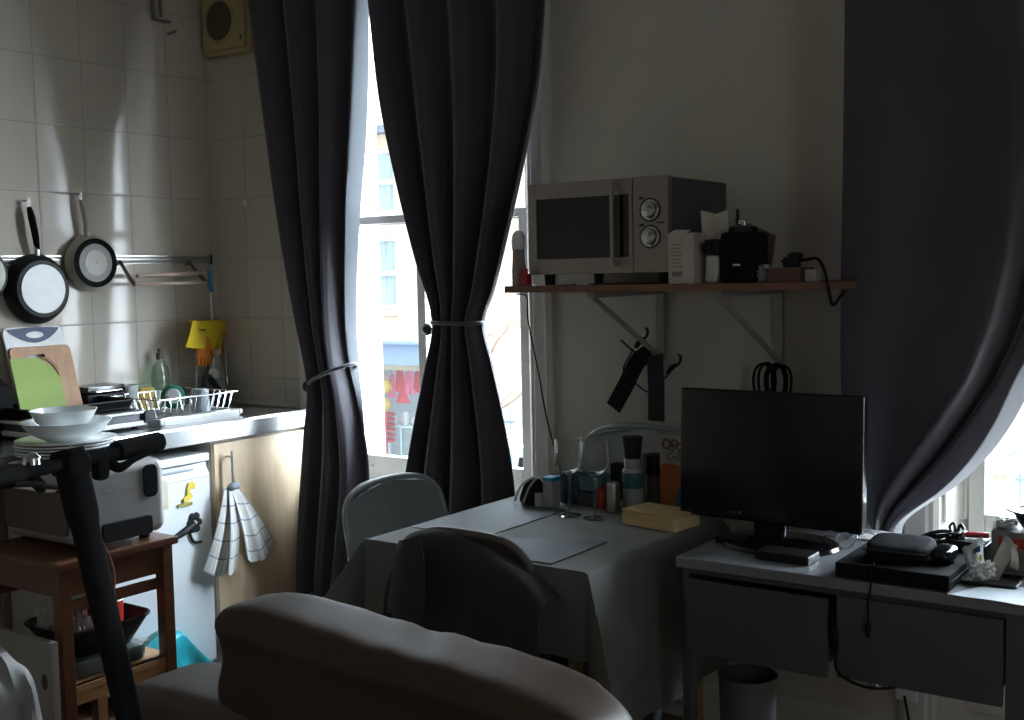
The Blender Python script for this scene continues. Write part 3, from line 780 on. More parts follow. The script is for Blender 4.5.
def flower(b, p):
    for k in range(6):
        a = k * PI / 3; lathe(b, [(0, 0), (.014, 0), (.012, .005), (0, .006)], (XM, p.y + .02 + .02 * math.cos(a), p.z + .012 + .026 * math.sin(a)), 14, (1, 0, 0))
def stem_(b, p):
    tube(b, [(XM + .003, p.y + .02, p.z + .01), (XM + .003, p.y - .03, p.z - .012), (XM + .003, p.y - .085, p.z - .03)], [.012, .014, .009], 8)
    tube(b, [(XM + .003, p.y - .005, p.z - .02), (XM + .003, p.y + .012, p.z - .055), (XM + .003, p.y + .045, p.z - .062)], .005, 8)
magnet('black flower-shaped magnet low on the fridge door beside the trolley', [('flower', blk, flower), ('stem', blk, stem_), ('centre', M['white'], lambda b, p: lathe(b, [(0, .006), (.008, .006), (.006, .009), (0, .010)], (XM, p.y + .02, p.z + .012), 12, (1, 0, 0)))], p)
p = at(165, 494, 'x', XM)
b = bm_(); box(b, XM - .0005, XM + .001, p.y - .02, p.y + .012, p.z - .055, p.z + .05)
single('paper_note', b, mat('cream_paper', (.62, .58, .45), .8), 'cream paper strip stuck on the fridge door beside the oven', 'paper', p)

# checked tea towel over the cupboard handle
M['towel'] = mat_check('checked_tea_towel', (.74, .73, .70), (.28, .31, .36), (.085, .072), .09)
def lobe(a, c, d, e, xa, xb, nf, amp, w=.5, ph=0):
    """cloth hanging from a-c down to d-e (pixels of the cupboard plane)"""
    A, C_, D, E_ = at(*a, 'x', xa), at(*c, 'x', xa), at(*d, 'x', xb), at(*e, 'x', xb)
    def f(u, v):
        p = (A * (1 - u) + C_ * u) * (1 - v) + (D * (1 - u) + E_ * u) * v
        p.x += amp * v ** .6 * math.sin(2 * PI * nf * u + ph) + .012 * math.sin(PI * v)
        p.z += -.01 * math.sin(PI * u) * v
        return p
    return f
t = thing('tea_towel', 'white tea towel with grey checks hanging from the cupboard handle', 'tea towel', tuple(at(238, 500, 'x', .56)))
b = bm_()
sheet(b, lobe((224, 489), (235, 486), (203, 570), (224, 576), .585, .575, 1.0, .010), 24, 30, .002, uv=(.30, .36))
sheet(b, lobe((228, 488), (238, 486), (226, 574), (237, 570), .590, .600, .8, .008, ph=1), 14, 30, .002, uv=(.17, .36))
sheet(b, lobe((230, 487), (238, 487), (246, 559), (259, 560), .588, .602, .7, .008, ph=2), 16, 30, .002, uv=(.17, .34))
sheet(b, lobe((232, 488), (240, 490), (258, 561), (276, 544), .582, .566, .9, .009, ph=.5), 20, 30, .002, uv=(.26, .34))
sheet(b, lobe((232, 488), (237, 489), (232, 522), (243, 521), .582, .580, .7, .006, ph=2), 10, 14, .002, uv=(.15, .16))
obj('cloth', b, M['towel'], t, sharp=70)
b = bm_(); k = at(232, 488, 'x', .58)
tube(b, [k + V((-.004, -.02, -.012)), k + V((.012, -.012, .006)), k + V((.010, .012, .008)), k + V((-.004, .024, -.010))], [.008, .014, .014, .008], 10); obj('knot', b, M['towel'], t)

# ------------------------------------------------------------------ things on the worktop
# chopping boards leaning on the tiles
def lean(y, z):      # leaning plane: x grows towards the foot
    return .020 + (1.30 - z) * .30
def board(outline, x_off, th, holes=()):
    """board from (y,z) outline, thickness th, leaning against the wall"""
    t = bmesh.new()
    def ring(pts, d): return [t.verts.new((lean(y, z) + x_off + d, y, z)) for y, z in pts]
    loops = [outline] + list(holes)
    fr, bk = [ring(l, th) for l in loops], [ring(l, 0) for l in loops]
    for F, Bk in zip(fr, bk):
        n = len(F)
        for i in range(n): t.faces.new((F[i], F[(i + 1) % n], Bk[(i + 1) % n], Bk[i]))
    for S in (fr, bk):
        es = []
        for l in S:
            for i in range(len(l)): es.append(t.edges.get((l[i], l[(i + 1) % len(l)])) or t.edges.new((l[i], l[(i + 1) % len(l)])))
        bmesh.ops.triangle_fill(t, edges=es, use_beauty=True, use_dissolve=False)
    bmesh.ops.recalc_face_normals(t, faces=t.faces)
    b = bm_(); put(b, t); return b
t = thing('chopping_board', 'large white plastic chopping board with a navy handle end, behind the wooden board', 'chopping board', (.12, -.89, .9235), 'chopping boards leaning on the tiles')
zt = 1.285
b = board(rrect(-1.006, -.770, .9245, zt, .02), .0, .009); obj('board', b, mat('white_poly', (.70, .70, .69), .4), t)
arc = [(-.992 + .208 * i / 14, 1.279 + .005 * math.sin(PI * i / 14)) for i in range(15)]; low = [(-.784 - .208 * i / 14, 1.279 - .050 * math.sin(PI * i / 14) ** .8) for i in range(1, 14)]
slot = [(-.885 + .036 * math.cos(q), 1.257 + .012 * math.sin(q)) for q in [2 * PI * i / 20 for i in range(20)]]
b = board(arc + low, .0085, .003, [slot]); obj('handle_pad', b, mat('navy_rubber', (.035, .05, .12), .5), t)
t = thing('chopping_board', 'wooden chopping board with a slot handle, in front of the white board', 'chopping board', (.13, -.86, .9235), 'chopping boards leaning on the tiles')
sl = [(q[0], q[1]) for q in rrect(-.945, -.875, 1.172, 1.188, .0078)]
b = board(rrect(-1.008, -.768, .9245, 1.216, .018), .014, .014, [sl]); obj('board', b, mat_wood('board_wood', (.36, .18, .08), (.46, .24, .11), 'Z', .5), t)
gm = mat('green_mat', (.25, .36, .045), .55, vary=.05)
b = board([(-1.018, .9245), (-.832, .9245), (-.838, 1.10), (-.860, 1.142), (-.905, 1.176), (-1.016, 1.180)], .030, .003)
single('chopping_mat', b, gm, 'green flexible chopping mat in front of the wooden board', 'chopping mat', (.14, -.88, .9245))
b = board([(-.838, 1.11), (-.838, 1.145), (-.868, 1.175), (-.902, 1.178), (-.873, 1.165), (-.853, 1.145)], .030, .0025)
bo = obj('curled_corner', b, mat('brown_mat', (.28, .13, .05), .6)); mt_ = [o for o in COL.objects if o.name == 'chopping_mat'][0]; bo.parent = mt_; bo.data.transform(Matrix.Translation(-mt_.location))
# black knife block at the left edge
t = thing('knife_block', 'black knife block at the left edge of the photo beside the boards', 'knife block', (.1, -1.09, WT))
b = bm_(); prism(b, [(.03, WT - .004), (.19, WT - .004), (.16, 1.09), (.05, 1.14)], -1.20, -1.062, 'y', r=.004); obj('block', b, M['matte'], t)
for i, y in enumerate((-1.17, -1.135, -1.10, -1.078)):
    b = bm_(); tube(b, [(.10 - .02 * (i % 2), y, 1.10), (.075 - .02 * (i % 2), y, 1.20 - .02 * (i % 3))], .009, 8, 1, flat=(1, .7)); obj('knife_handle', b, M['blackgloss'], t)
# black tin, tumbler
t = thing('storage_tin', 'black lidded storage tin on the worktop behind the dish rack', 'tin', (.07, -.655, WT))
b = bm_(); box(b, .015, .125, -.738, -.575, WT - .005, 1.025, .006); obj('body', b, M['black'], t)
b = bm_(); box(b, .012, .128, -.741, -.572, 1.027, 1.056, .006); ld = obj('lid', b, M['blackgloss'], t)
b = bm_(); box(b, .1285, .130, -.70, -.585, 1.033, 1.038); box(b, .1255, .1275, -.70, -.585, 1.008, 1.013); obj('chrome_trim', b, M['chrome'], ld)
b = bm_(); lathe(b, [(0, 0), (.029, 0), (.032, .004), (.038, .125), (.035, .125), (.029, .008), (0, .008)], (.07, -.518, WT - .005), 28)
single('white_tumbler', b, M['ceramic'], 'white tumbler on the worktop beside the black tin', 'tumbler', (.07, -.518, WT - .005))
b = bm_(); pillow(b, .02, .058, -.458, -.375, WT - .005, 1.022, 6, 8)
single('sponge', b, mat('yellow_sponge', (.62, .46, .10), .95, bump=.4, bscale=150), 'yellow sponge standing on the worktop left of the soap bottle', 'sponge', (.04, -.415, WT - .005))
# washing-up liquid
t = thing('soap_bottle', 'clear green washing-up liquid bottle with a dark cap against the tiles', 'bottle', (.045, -.345, WT - .005))
Msq = Matrix.Translation(V((.045, -.345, WT - .005))) @ Matrix.Diagonal(V((.62, 1, 1, 1)))
b = bm_(); lathe(b, [(0, 0), (.040, 0), (.045, .006), (.047, .06), (.040, .10), (.044, .14), (.036, .18), (.018, .205), (.013, .215), (0, .215)], n=28, M=Msq); obj('bottle', b, mat_glass('clear_soap_bottle', (.70, .82, .74), 1.2), t)
b = bm_(); lathe(b, [(0, .212), (.016, .212), (.016, .236), (.009, .24), (.008, .255), (0, .256)], n=18, M=Msq); obj('cap', b, mat('brown_cap', (.05, .025, .02), .4), t)
b = bm_(); lathe(b, [(.0475, .035), (.0482, .036), (.0455, .088), (.0448, .088)], n=28, M=Msq); obj('label', b, mat('white_label', (.66, .72, .68), .5), t)
# dish rack and tray
t = thing('drip_tray', 'white plastic drip tray under the dish rack', 'tray', (.25, -.44, WT))
b = bm_(); prism(b, rrect(.085, .430, -.655, -.265, .03), WT - .005, WT + .006, 'z')
for x0, x1, y0, y1 in ((.085, .430, -.655, -.637), (.085, .430, -.283, -.265), (.085, .103, -.637, -.283), (.412, .430, -.637, -.283)): box(b, x0, x1, y0, y1, WT, WT + .020, .005)
obj('tray', b, M['white'], t)
t = thing('dish_rack', 'chrome wire dish rack standing in its drip tray on the worktop', 'dish rack', (.25, -.44, WT + .007))
zb, zt = WT + .016, WT + .088
def rect_at(z, g): return [(.12 - g, -.625 - g, z), (.392 + g, -.625 - g, z), (.392 + g, -.292 + g, z), (.12 - g, -.292 + g, z)]
b = bm_()
def loopwire(z, g, r):
    P = rect_at(z, g); Q = []
    for i in range(4):
        a, c = V(P[i]), V(P[(i + 1) % 4]); Q += [a.lerp(c, .06), a.lerp(c, .5), a.lerp(c, .94)]
    tube(b, Q, r, 8, 4, closed=True)
loopwire(zt, .022, .0030); loopwire(zb, 0, .0025)
obj('frame', b, M['chrome'], t)
b = bm_()
for i in range(12):
    y = -.61 + .305 * i / 11
    tube(b, [(.392 + .022, y - (.44 + y) * -.04, zt), (.392, y, zb), (.12, y, zb), (.12 - .022, y, zt)], .0019, 6, 1)
for i in range(8):
    x = .14 + .235 * i / 7
    for q in (-.625, -.292): tube(b, [(x, q + (.022 if q > -.4 else -.022), zt), (x, q, zb)], .0019, 6, 1)
for i in range(6):
    y = -.60 + i * .05
    tube(b, [(.17, y, zb), (.19, y, zb + .055), (.22, y, zb + .055), (.24, y, zb)], .0018, 6, 3)
for x, y in ((.13, -.60), (.38, -.60), (.38, -.305), (.13, -.305)): cyl(b, (x, y, WT + .005), (x, y, zb), .005, n=8)
w_ = obj('wires', b, M['chrome'], t); w_['kind'] = 'stuff'
b = bm_(); lathe(b, [(0, .085), (.026, .085), (.030, .080), (.036, 0), (.033, 0), (.027, .078), (0, .081)], (.33, -.385, WT + .019), 24)
single('plastic_beaker', b, mat('pale_blue_plastic', (.52, .60, .64), .25), 'pale plastic beaker upside down in the dish rack', 'beaker', (.33, -.385, WT + .019))
t = thing('dish_scrubber', 'round green and white dish scrubber standing in the dish rack below the soap bottle', 'scrubber', (.19, -.40, WT + .02))
b = bm_(); lathe(b, [(0, 0), (.043, 0), (.046, .004), (.046, .018), (.040, .022), (0, .022)], (.185, -.40, WT + .066), 28, V((.75, -.55, .25))); obj('pad', b, mat('green_scrubber', (.03, .20, .12), .8), t)
b = bm_(); lathe(b, [(0, .021), (.026, .021), (.030, .03), (.022, .045), (0, .047)], (.185, -.40, WT + .066), 24, V((.75, -.55, .25))); obj('grip', b, M['white'], t)
# chrome stand with yellow cloth, orange glove, spray bottle, brush
t = thing('chrome_stand', 'chrome wire stand in the worktop corner holding up the yellow cloth', 'stand', (.10, -.13, WT))
b = bm_(); 
tube(b, [(.10, -.205, WT), (.10, -.21, 1.10), (.095, -.198, 1.27), (.06, -.11, 1.282), (.06, -.05, 1.275), (.07, -.03, 1.18), (.075, -.03, WT)], .0035, 8)
lathe(b, [(0, 0), (.03, 0), (.03, .004), (0, .006)], (.10, -.205, WT - .005), 20); lathe(b, [(0, 0), (.03, 0), (.03, .004), (0, .006)], (.075, -.045, WT - .005), 20)
obj('frame', b, M['chrome'], t)
yc = mat('yellow_cloth', (.72, .52, .015), .75, vary=.06, scale=20)
A, B_, C_, D_ = at(192, 321, 'x', .125), at(222, 320, 'x', .09), at(185, 347, 'x', .14), at(213, 351, 'x', .105)
t = thing('cleaning_cloth', 'bright yellow cleaning cloth draped over the chrome stand in the corner', 'cloth', tuple((C_ + D_) / 2))
b = bm_()
sheet(b, lambda u, v: (A * (1 - u) + B_ * u) * (1 - v) + (C_ * (1 - u) + D_ * u) * v + V((.004 * math.sin(u * 9 + v * 3), 0, .0)), 16, 14, .004)
sheet(b, lambda u, v: (A * (1 - u) + B_ * u) + V((-.055 * v, .03 * v, -.004 * math.sin(PI * v))), 12, 5, .004)
A2, B2, C2, D2 = B_, at(226, 322, 'x', .06), D_, at(219, 349, 'x', .07)
sheet(b, lambda u, v: (A2 * (1 - u) + B2 * u) * (1 - v) + (C2 * (1 - u) + D2 * u) * v, 6, 12, .004)
obj('fabric', b, yc, t, sharp=60)
b = bm_(); q = at(202, 330, 'x', .131); prism(b, [(q.y - .022, q.z + .006), (q.y + .022, q.z + .004), (q.y + .012, q.z - .006), (q.y - .004, q.z - .002)], q.x, q.x + .004, 'x'); obj('slit', b, mat('cloth_slit', (.20, .13, .01), .9), t)
og = mat('orange_rubber', (.72, .22, .02), .5, vary=.08)
def glove(px, lab, n, L, x):
    p = at(*px, 'x', x)
    b = bm_(); pillow(b, p.x - .012, p.x + .012, p.y - .034, p.y + .034, p.z - .03, p.z + .07, 3, 6)
    for i in range(n):
        y = p.y - .027 + .018 * i
        tube(b, [(p.x, y, p.z - .01), (p.x + .004, y - .003, p.z - .03 - L * .4 * (1 - .2 * abs(i - 1.4))), (p.x + .003, y + .002 * (i - 1), p.z - .03 - L * (1 - .18 * abs(i - 1.4)))], [.0095, .0085, .006], 8, 4)
    tube(b, [(p.x, p.y + .028, p.z + .02), (p.x + .006, p.y + .046, p.z), (p.x + .006, p.y + .05, p.z - .03)], [.010, .009, .006], 8, 4)
    single('rubber_glove', b, og, lab, 'glove', p, 'orange rubber gloves under the yellow cloth')
glove((203, 351), 'orange rubber glove hanging fingers down under the yellow cloth, left one of two', 4, .035, .11)
glove((221, 340), 'orange rubber glove hanging behind the yellow cloth against the corner, right one of two', 4, .03, .035)
c = (.06, -.072, WT - .005)
t = thing('spray_bottle', 'pale green cleaning spray bottle in the worktop corner under the glove', 'bottle', c)
Ms = Matrix.Translation(V(c)) @ Matrix.Diagonal(V((.6, 1, 1, 1)))
b = bm_(); lathe(b, [(0, 0), (.036, 0), (.040, .006), (.040, .13), (.034, .15), (.020, .185), (.014, .20), (.014, .215), (0, .215)], n=26, M=Ms); obj('bottle', b, mat('pale_green_plastic', (.46, .50, .42), .3), t)
b = bm_(); lathe(b, [(.0405, .03), (.0412, .031), (.0412, .115), (.0405, .116)], n=26, M=Ms); obj('label', b, mat('grey_label', (.36, .40, .36), .5), t)
b = bm_(); prism(b, [(c[1] - .018, c[2] + .21), (c[1] + .02, c[2] + .21), (c[1] + .022, c[2] + .25), (c[1] + .01, c[2] + .262), (c[1] - .045, c[2] + .262), (c[1] - .047, c[2] + .248), (c[1] - .02, c[2] + .244)], c[0] - .011, c[0] + .011, 'x', r=.003)
tube(b, [(c[0], c[1] - .03, c[2] + .246), (c[0], c[1] - .034, c[2] + .225), (c[0], c[1] - .028, c[2] + .205)], .004, 8); obj('trigger_head', b, M['white'], t)
p = at(214, 384, 'x', .13); p.z = WT - .005
t = thing('scrubbing_brush', 'black scrubbing brush with a loop handle on the worktop in the corner', 'brush', tuple(p))
b = bm_(); pillow(b, .10, .16, p.y - .055, p.y + .06, WT + .032, WT + .060, 4, 8); obj('base', b, M['black'], t)
b = bm_(); box(b, .105, .155, p.y - .048, p.y + .052, WT - .005, WT + .036, .003); obj('bristles', b, mat('dark_bristle', (.03, .03, .03), .95, bump=.6, bscale=400), t)
b = bm_(); tube(b, [(.13, p.y + .045, WT + .05), (.13, p.y + .01, WT + .085), (.13, p.y - .025, WT + .125), (.13, p.y - .050, WT + .11), (.13, p.y - .052, WT + .07), (.13, p.y - .045, WT + .045)], [.010, .012, .011, .010, .010, .010], 10); obj('handle', b, M['black'], t)
# table-top hob with a baking tray on it
t = thing('table_hob', 'white and black table-top hob on the worktop beside the bowls', 'hob', (.24, -.9, WT - .005))
b = bm_(); box(b, .08, .405, -1.12, -.690, WT + .005, WT + .022, .005); obj('base_band', b, M['white'], t)
b = bm_(); box(b, .09, .395, -1.11, -.69, WT + .022, WT + .048, .003); obj('body', b, mat('slate_glass', (.10, .11, .125), .25), t)
b = bm_(); box(b, .08, .405, -1.12, -.690, WT + .048, WT + .058, .004); obj('top_band', b, M['white'], t)
b = bm_(); box(b, .095, .39, -1.105, -.70, WT + .0575, WT + .062, .002)
for y in (-.8, -1.0): lathe(b, [(0, 0), (.07, 0), (.068, .006), (0, .006)], (.24, y, WT + .061), 28)
obj('cooking_plate', b, M['black'], t)
b = bm_(); box(b, .396, .41, -.705, -.66, WT + .012, WT + .056, .006); obj('end_knob', b, M['black'], t)
for x in (.11, .37):
    for y in (-1.08, -.72):
        b = bm_(); cyl(b, (x, y, WT - .006), (x, y, WT + .008), .012, n=12); obj('foot', b, M['black'], t)
b = bm_(); zz = WT + .067
prism(b, rrect(.10, .34, -1.09, -.70, .025), zz, zz + .004, 'z')
P = [V((x, y, zz + .028)) for x, y in rrect(.092, .348, -1.098, -.692, .03, 4)]; tube(b, P, .0035, 8, 1, closed=True)
Q = [V((x, y, zz + .002)) for x, y in rrect(.10, .34, -1.09, -.70, .025, 4)]
tt = bmesh.new(); va = [tt.verts.new(q) for q in P]; vb = [tt.verts.new(q) for q in Q]
for i in range(len(va)): tt.faces.new((va[i], va[(i + 1) % len(va)], vb[(i + 1) % len(va)], vb[i]))
bmesh.ops.solidify(tt, geom=tt.faces[:], thickness=.002); put(b, tt)
single('baking_tray', b, M['nonstick'], 'black baking tray lying on the table-top hob', 'tray', (.22, -.9, zz))

# ------------------------------------------------------------------ trolley with its load
TZ, TX0, TX1, TY0, TY1 = .665, .580, 1.006, -1.468, -1.052
t = thing('kitchen_trolley', 'cherry wood kitchen trolley in front of the fridge carrying the mini oven', 'trolley', ((TX0 + TX1) / 2, (TY0 + TY1) / 2, 0))
b = bm_(); box(b, TX0, TX1, TY0, TY1, TZ - .024, TZ, .005); obj('top', b, M['redwood'], t)
b = bm_()
for x0, x1, y0, y1 in ((TX0 + .02, TX1 - .02, TY0 + .022, TY0 + .04), (TX0 + .02, TX1 - .02, TY1 - .04, TY1 - .022), (TX0 + .022, TX0 + .04, TY0 + .04, TY1 - .04), (TX1 - .04, TX1 - .022, TY0 + .04, TY1 - .04)):
    box(b, x0, x1, y0, y1, TZ - .105, TZ - .024)
obj('apron', b, M['redwood'], t)
for x in (TX0 + .014, TX1 - .052):
    for y in (TY0 + .014, TY1 - .052):
        b = bm_(); box(b, x, x + .038, y, y + .038, 0, TZ - .024, .003); obj('leg', b, M['redwood'], t)
for x in (TX0 + .024, TX1 - .040):
    b = bm_(); box(b, x, x + .016, TY0 + .05, TY1 - .05, .512, .544, .002); obj('side_rail', b, M['redwood'], t)
b = bm_(); box(b, TX0 + .02, TX1 - .02, TY0 + .02, TY1 - .02, .277, .299, .003); box(b, TX1 - .045, TX1 - .022, TY0 + .05, TY1 - .05, .243, .299, .002); box(b, TX0 + .05, TX1 - .05, TY0 + .022, TY0 + .045, .243, .277)
obj('lower_shelf', b, mat_wood('shelf_oak', (.38, .20, .09), (.48, .27, .13), 'Y', .4), t)
# mini oven
OX0, OX1, OY0, OY1, OZ0, OZ1 = .590, .975, -1.372, -1.065, TZ + .018, .908
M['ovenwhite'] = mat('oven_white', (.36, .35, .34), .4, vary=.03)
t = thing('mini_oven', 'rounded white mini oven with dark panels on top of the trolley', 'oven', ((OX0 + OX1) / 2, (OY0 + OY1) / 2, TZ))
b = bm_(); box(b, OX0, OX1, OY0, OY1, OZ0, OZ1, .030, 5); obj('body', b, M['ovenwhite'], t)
def panel_x(x, y0, y1, z0, z1, r, th): 
    b = bm_(); prism(b, rrect(y0, y1, z0, z1, r), x, x + th, 'x', r=.0015); return b
obj('control_panel', panel_x(OX1 - .002, -1.150, -1.100, .795, .893, .018, .006), M['blackgloss'], t)
obj('lower_tray', panel_x(OX1 - .002, -1.30, -1.128, OZ0 + .004, .742, .010, .012), M['black'], t)
for y0, y1, z in ((-1.295, -1.255, .828), (-1.225, -1.185, .828), (-1.295, -1.25, .845)):
    b = bm_(); box(b, OX1 - .001, OX1 + .001, y0, y1, z, z + .003); obj('vent_slot', b, M['grey'], t)
b = bm_(); prism(b, rrect(OX0 + .02, OX1 - .05, OZ0 + .03, OZ1 - .05, .02), OY0 - .006, OY0 + .002, 'y', r=.002); dg = obj('glass_door', b, mat('brown_glass', (.09, .055, .04), .15), t)
b = bm_(); tube(b, [(OX0 + .05, OY0 - .004, OZ1 - .06), (OX0 + .06, OY0 - .028, OZ1 - .06), (OX1 - .09, OY0 - .028, OZ1 - .06), (OX1 - .08, OY0 - .004, OZ1 - .06)], .006, 8, 3); obj('door_handle', b, M['steel'], dg)
for x in (OX0 + .05, OX1 - .05):
    for y in (OY0 + .05, OY1 - .05):
        b = bm_(); cyl(b, (x, y, TZ), (x, y, OZ0 + .01), .016, .018, 14); obj('foot', b, M['black'], t)
# crockery on the oven
pc = V((.690, -1.215, OZ1))
def plate_prof(r, h): return [(0, 0), (r * .58, 0), (r * .62, .004), (r, h), (r * 1.0, h + .004), (r * .6, .009), (0, .007)]
for i in range(5):
    b = bm_(); r = .148 - .002 * (i % 2)
    c = pc + V((.003 * math.sin(i * 2), .003 * math.cos(i * 3), i * .0095)); lathe(b, plate_prof(r, .016), c, 48)
    single('plate', b, M['ceramic'], ['bottom white dinner plate of the stack on the mini oven', 'second white plate from the bottom of the stack on the mini oven', 'middle white plate of the stack on the mini oven', 'second white plate from the top of the stack on the mini oven', 'top white plate of the stack, under the bowls'][i], 'plate', c, 'plates stacked on the mini oven')
def bowl_prof(r, h): return [(0, 0), (r * .42, 0), (r * .45, .004), (r * .80, h * .45), (r * .97, h * .95), (r, h), (r * .965, h), (r * .78, h * .5), (r * .42, .010), (0, .008)]
c = pc + V((.004, .004, 4 * .0095 + .012)); b = bm_(); lathe(b, bowl_prof(.136, .062), c, 48); single('bowl', b, M['ceramic'], 'wide shallow white bowl on the plate stack, under the smaller bowl', 'bowl', c, 'bowls stacked on the plates')
c = c + V((-.004, -.004, .030)); b = bm_(); lathe(b, bowl_prof(.100, .066), c, 48); single('bowl', b, M['ceramic'], 'small white bowl on top of the crockery stack', 'bowl', c, 'bowls stacked on the plates')

# load of the lower shelf
sz = .299
t = thing('glass_dish', 'grey oven dish on the trolley shelf under the roasting tin', 'dish', (.83, -1.25, sz))
b = bm_(); prism(b, rrect(.72, .95, -1.39, -1.13, .04), sz, sz + .05, 'z', r=.012); obj('dish', b, mat('smoky_glass', (.16, .18, .18), .15), t)
b = bm_(); box(b, .75, .92, -1.41, -1.38, sz + .036, sz + .046, .004); obj('handle', b, M['grey'], t); b = bm_(); box(b, .75, .92, -1.14, -1.11, sz + .036, sz + .046, .004); obj('handle', b, M['grey'], t)
z0 = sz + .051; z1 = z0 + .085
P0, P1 = rrect(.735, .915, -1.355, -1.155, .04, 6), rrect(.690, .957, -1.405, -1.105, .06, 6)
tt = bmesh.new(); va = [tt.verts.new((x, y, z0)) for x, y in P0]; vb = [tt.verts.new((x, y, z1)) for x, y in P1]
for i in range(len(va)): tt.faces.new((va[i], va[(i + 1) % len(va)], vb[(i + 1) % len(va)], vb[i]))
tt.faces.new(va[::-1]); tt.normal_update(); bmesh.ops.solidify(tt, geom=tt.faces[:], thickness=.003)
b = bm_(); put(b, tt); tube(b, [V((x, y, z1)) for x, y in P1], .004, 8, 1, closed=True)
single('roasting_tin', b, M['nonstick'], 'dark flared roasting tin on the trolley shelf', 'tin', (.82, -1.25, z0))
t = thing('red_saucepan', 'red enamel saucepan standing in the roasting tin at the fridge side', 'saucepan', (.825, -1.20, z0 + .006))
b = bm_(); lathe(b, [(0, 0), (.052, 0), (.056, .006), (.058, .115), (.060, .120), (.056, .120), (.052, .01), (0, .008)], (.825, -1.20, z0 + .006), 30); obj('body', b, mat('red_enamel', (.50, .035, .025), .25), t)
b = bm_(); lathe(b, [(.061, .120), (.055, .126), (.02, .138), (0, .139)], (.825, -1.20, z0 + .006), 30); lathe(b, [(0, .138), (.010, .138), (.014, .152), (.010, .16), (0, .16)], (.825, -1.20, z0 + .006), 14); obj('lid', b, M['steel'], t)
def crumple(lab, c, s, mm, seed, nm='paper_bag', cat='bag', grp=None, amp=1.0):
    rn = random.Random(seed); ph = [rn.uniform(0, 6) for _ in range(9)]
    def jit(w, q):
        k = .16 * math.sin(7 * q.x + ph[0] + 3 * math.sin(5 * q.y + ph[1])) + .12 * math.sin(11 * q.z + ph[2] + 2 * math.sin(6 * q.x + ph[3])) + .08 * math.sin(17 * q.y + ph[4])
        k *= amp
        d = V((w.x - c[0], w.y - c[1], w.z - c[2] - s[2])); low = max(0, min(1, (w.z - c[2]) / (s[2] * .5)))
        return V((c[0], c[1], c[2] + s[2])) + V((d.x * (1 + k), d.y * (1 + k), d.z * (1 + k * low)))
    b = bm_(); pillow(b, c[0] - s[0], c[0] + s[0], c[1] - s[1], c[1] + s[1], c[2], c[2] + 2 * s[2], 3, 12, jit)
    zmin = min(v.co.z for v in b.verts); bmesh.ops.translate(b, vec=(0, 0, c[2] - zmin), verts=b.verts)
    return single(nm, b, mm, lab, cat, c, grp, sharp=25)
wp, pp = mat('white_paper', (.62, .62, .60), .7), mat('pinkish_paper', (.46, .36, .33), .7)
crumple('crumpled white paper bag on the trolley shelf at the left, in the roasting tin', (.765, -1.325, z0 + .008), (.052, .035, .072), wp, 4, grp='bags on the trolley shelf')
crumple('crumpled pinkish paper bag on the trolley shelf beside the front leg, in the roasting tin', (.872, -1.325, z0 + .008), (.042, .035, .06), pp, 9, grp='bags on the trolley shelf')

# board leaning on the trolley, stuffed bag, teal bag
t = thing('leaning_panel', 'off-white panel standing on the floor against the front of the trolley', 'panel', (.76, -1.49, 0))
b = bm_(); q = at(45, 682, 'y', -1.50)
hole = [(q.x + .012 * math.cos(a), q.z + .022 * math.sin(a)) for a in [2 * PI * i / 16 for i in range(16)]]
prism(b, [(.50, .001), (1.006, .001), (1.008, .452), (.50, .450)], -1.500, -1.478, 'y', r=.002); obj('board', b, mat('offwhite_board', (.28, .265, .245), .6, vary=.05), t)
b = bm_(); prism(b, hole, -1.5025, -1.499, 'y'); obj('knot', b, mat('dark_knot', (.05, .03, .025), .7), t)
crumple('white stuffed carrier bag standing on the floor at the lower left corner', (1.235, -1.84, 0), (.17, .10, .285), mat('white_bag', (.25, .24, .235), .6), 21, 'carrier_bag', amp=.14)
teal = mat('teal_plastic', (.03, .42, .50), .3, vary=.25, scale=9)
pk, tip = at(178, 631, 'x', .62), at(212, 669, 'x', .60)
ya, yb = pk.y - .16, tip.y
def tealf(w, q):
    k = (w.y - pk.y) / (yb - pk.y) if w.y > pk.y else 0
    h = pk.z * (1 - k) + .012 * k if w.y > pk.y else pk.z * (.93 + .07 * math.cos(16 * (w.y - pk.y)))
    return V((w.x + .012 * math.sin(30 * w.y + 14 * w.z), w.y + .006 * math.sin(40 * w.z + 9 * w.x), .001 + max(0, w.z) / .2 * h * (1 + .03 * math.sin(37 * w.y))))
b = bm_(); pillow(b, .56, .67, ya, yb, 0, .2, 6, 16, tealf)
t = thing('teal_bag', 'teal plastic bag crumpled on the floor in front of the fridge', 'bag', (.65, -.78, 0))
obj('bag', b, teal, t, sharp=20)
b = bm_(); tube(b, [(.60, ya + .01, pk.z * .85), (.62, ya + .07, pk.z * 1.06), (.63, pk.y, pk.z * .97)], .007, 8, flat=(.3, 1.4)); obj('handle_loop', b, mat('pale_teal', (.22, .50, .47), .4), t)
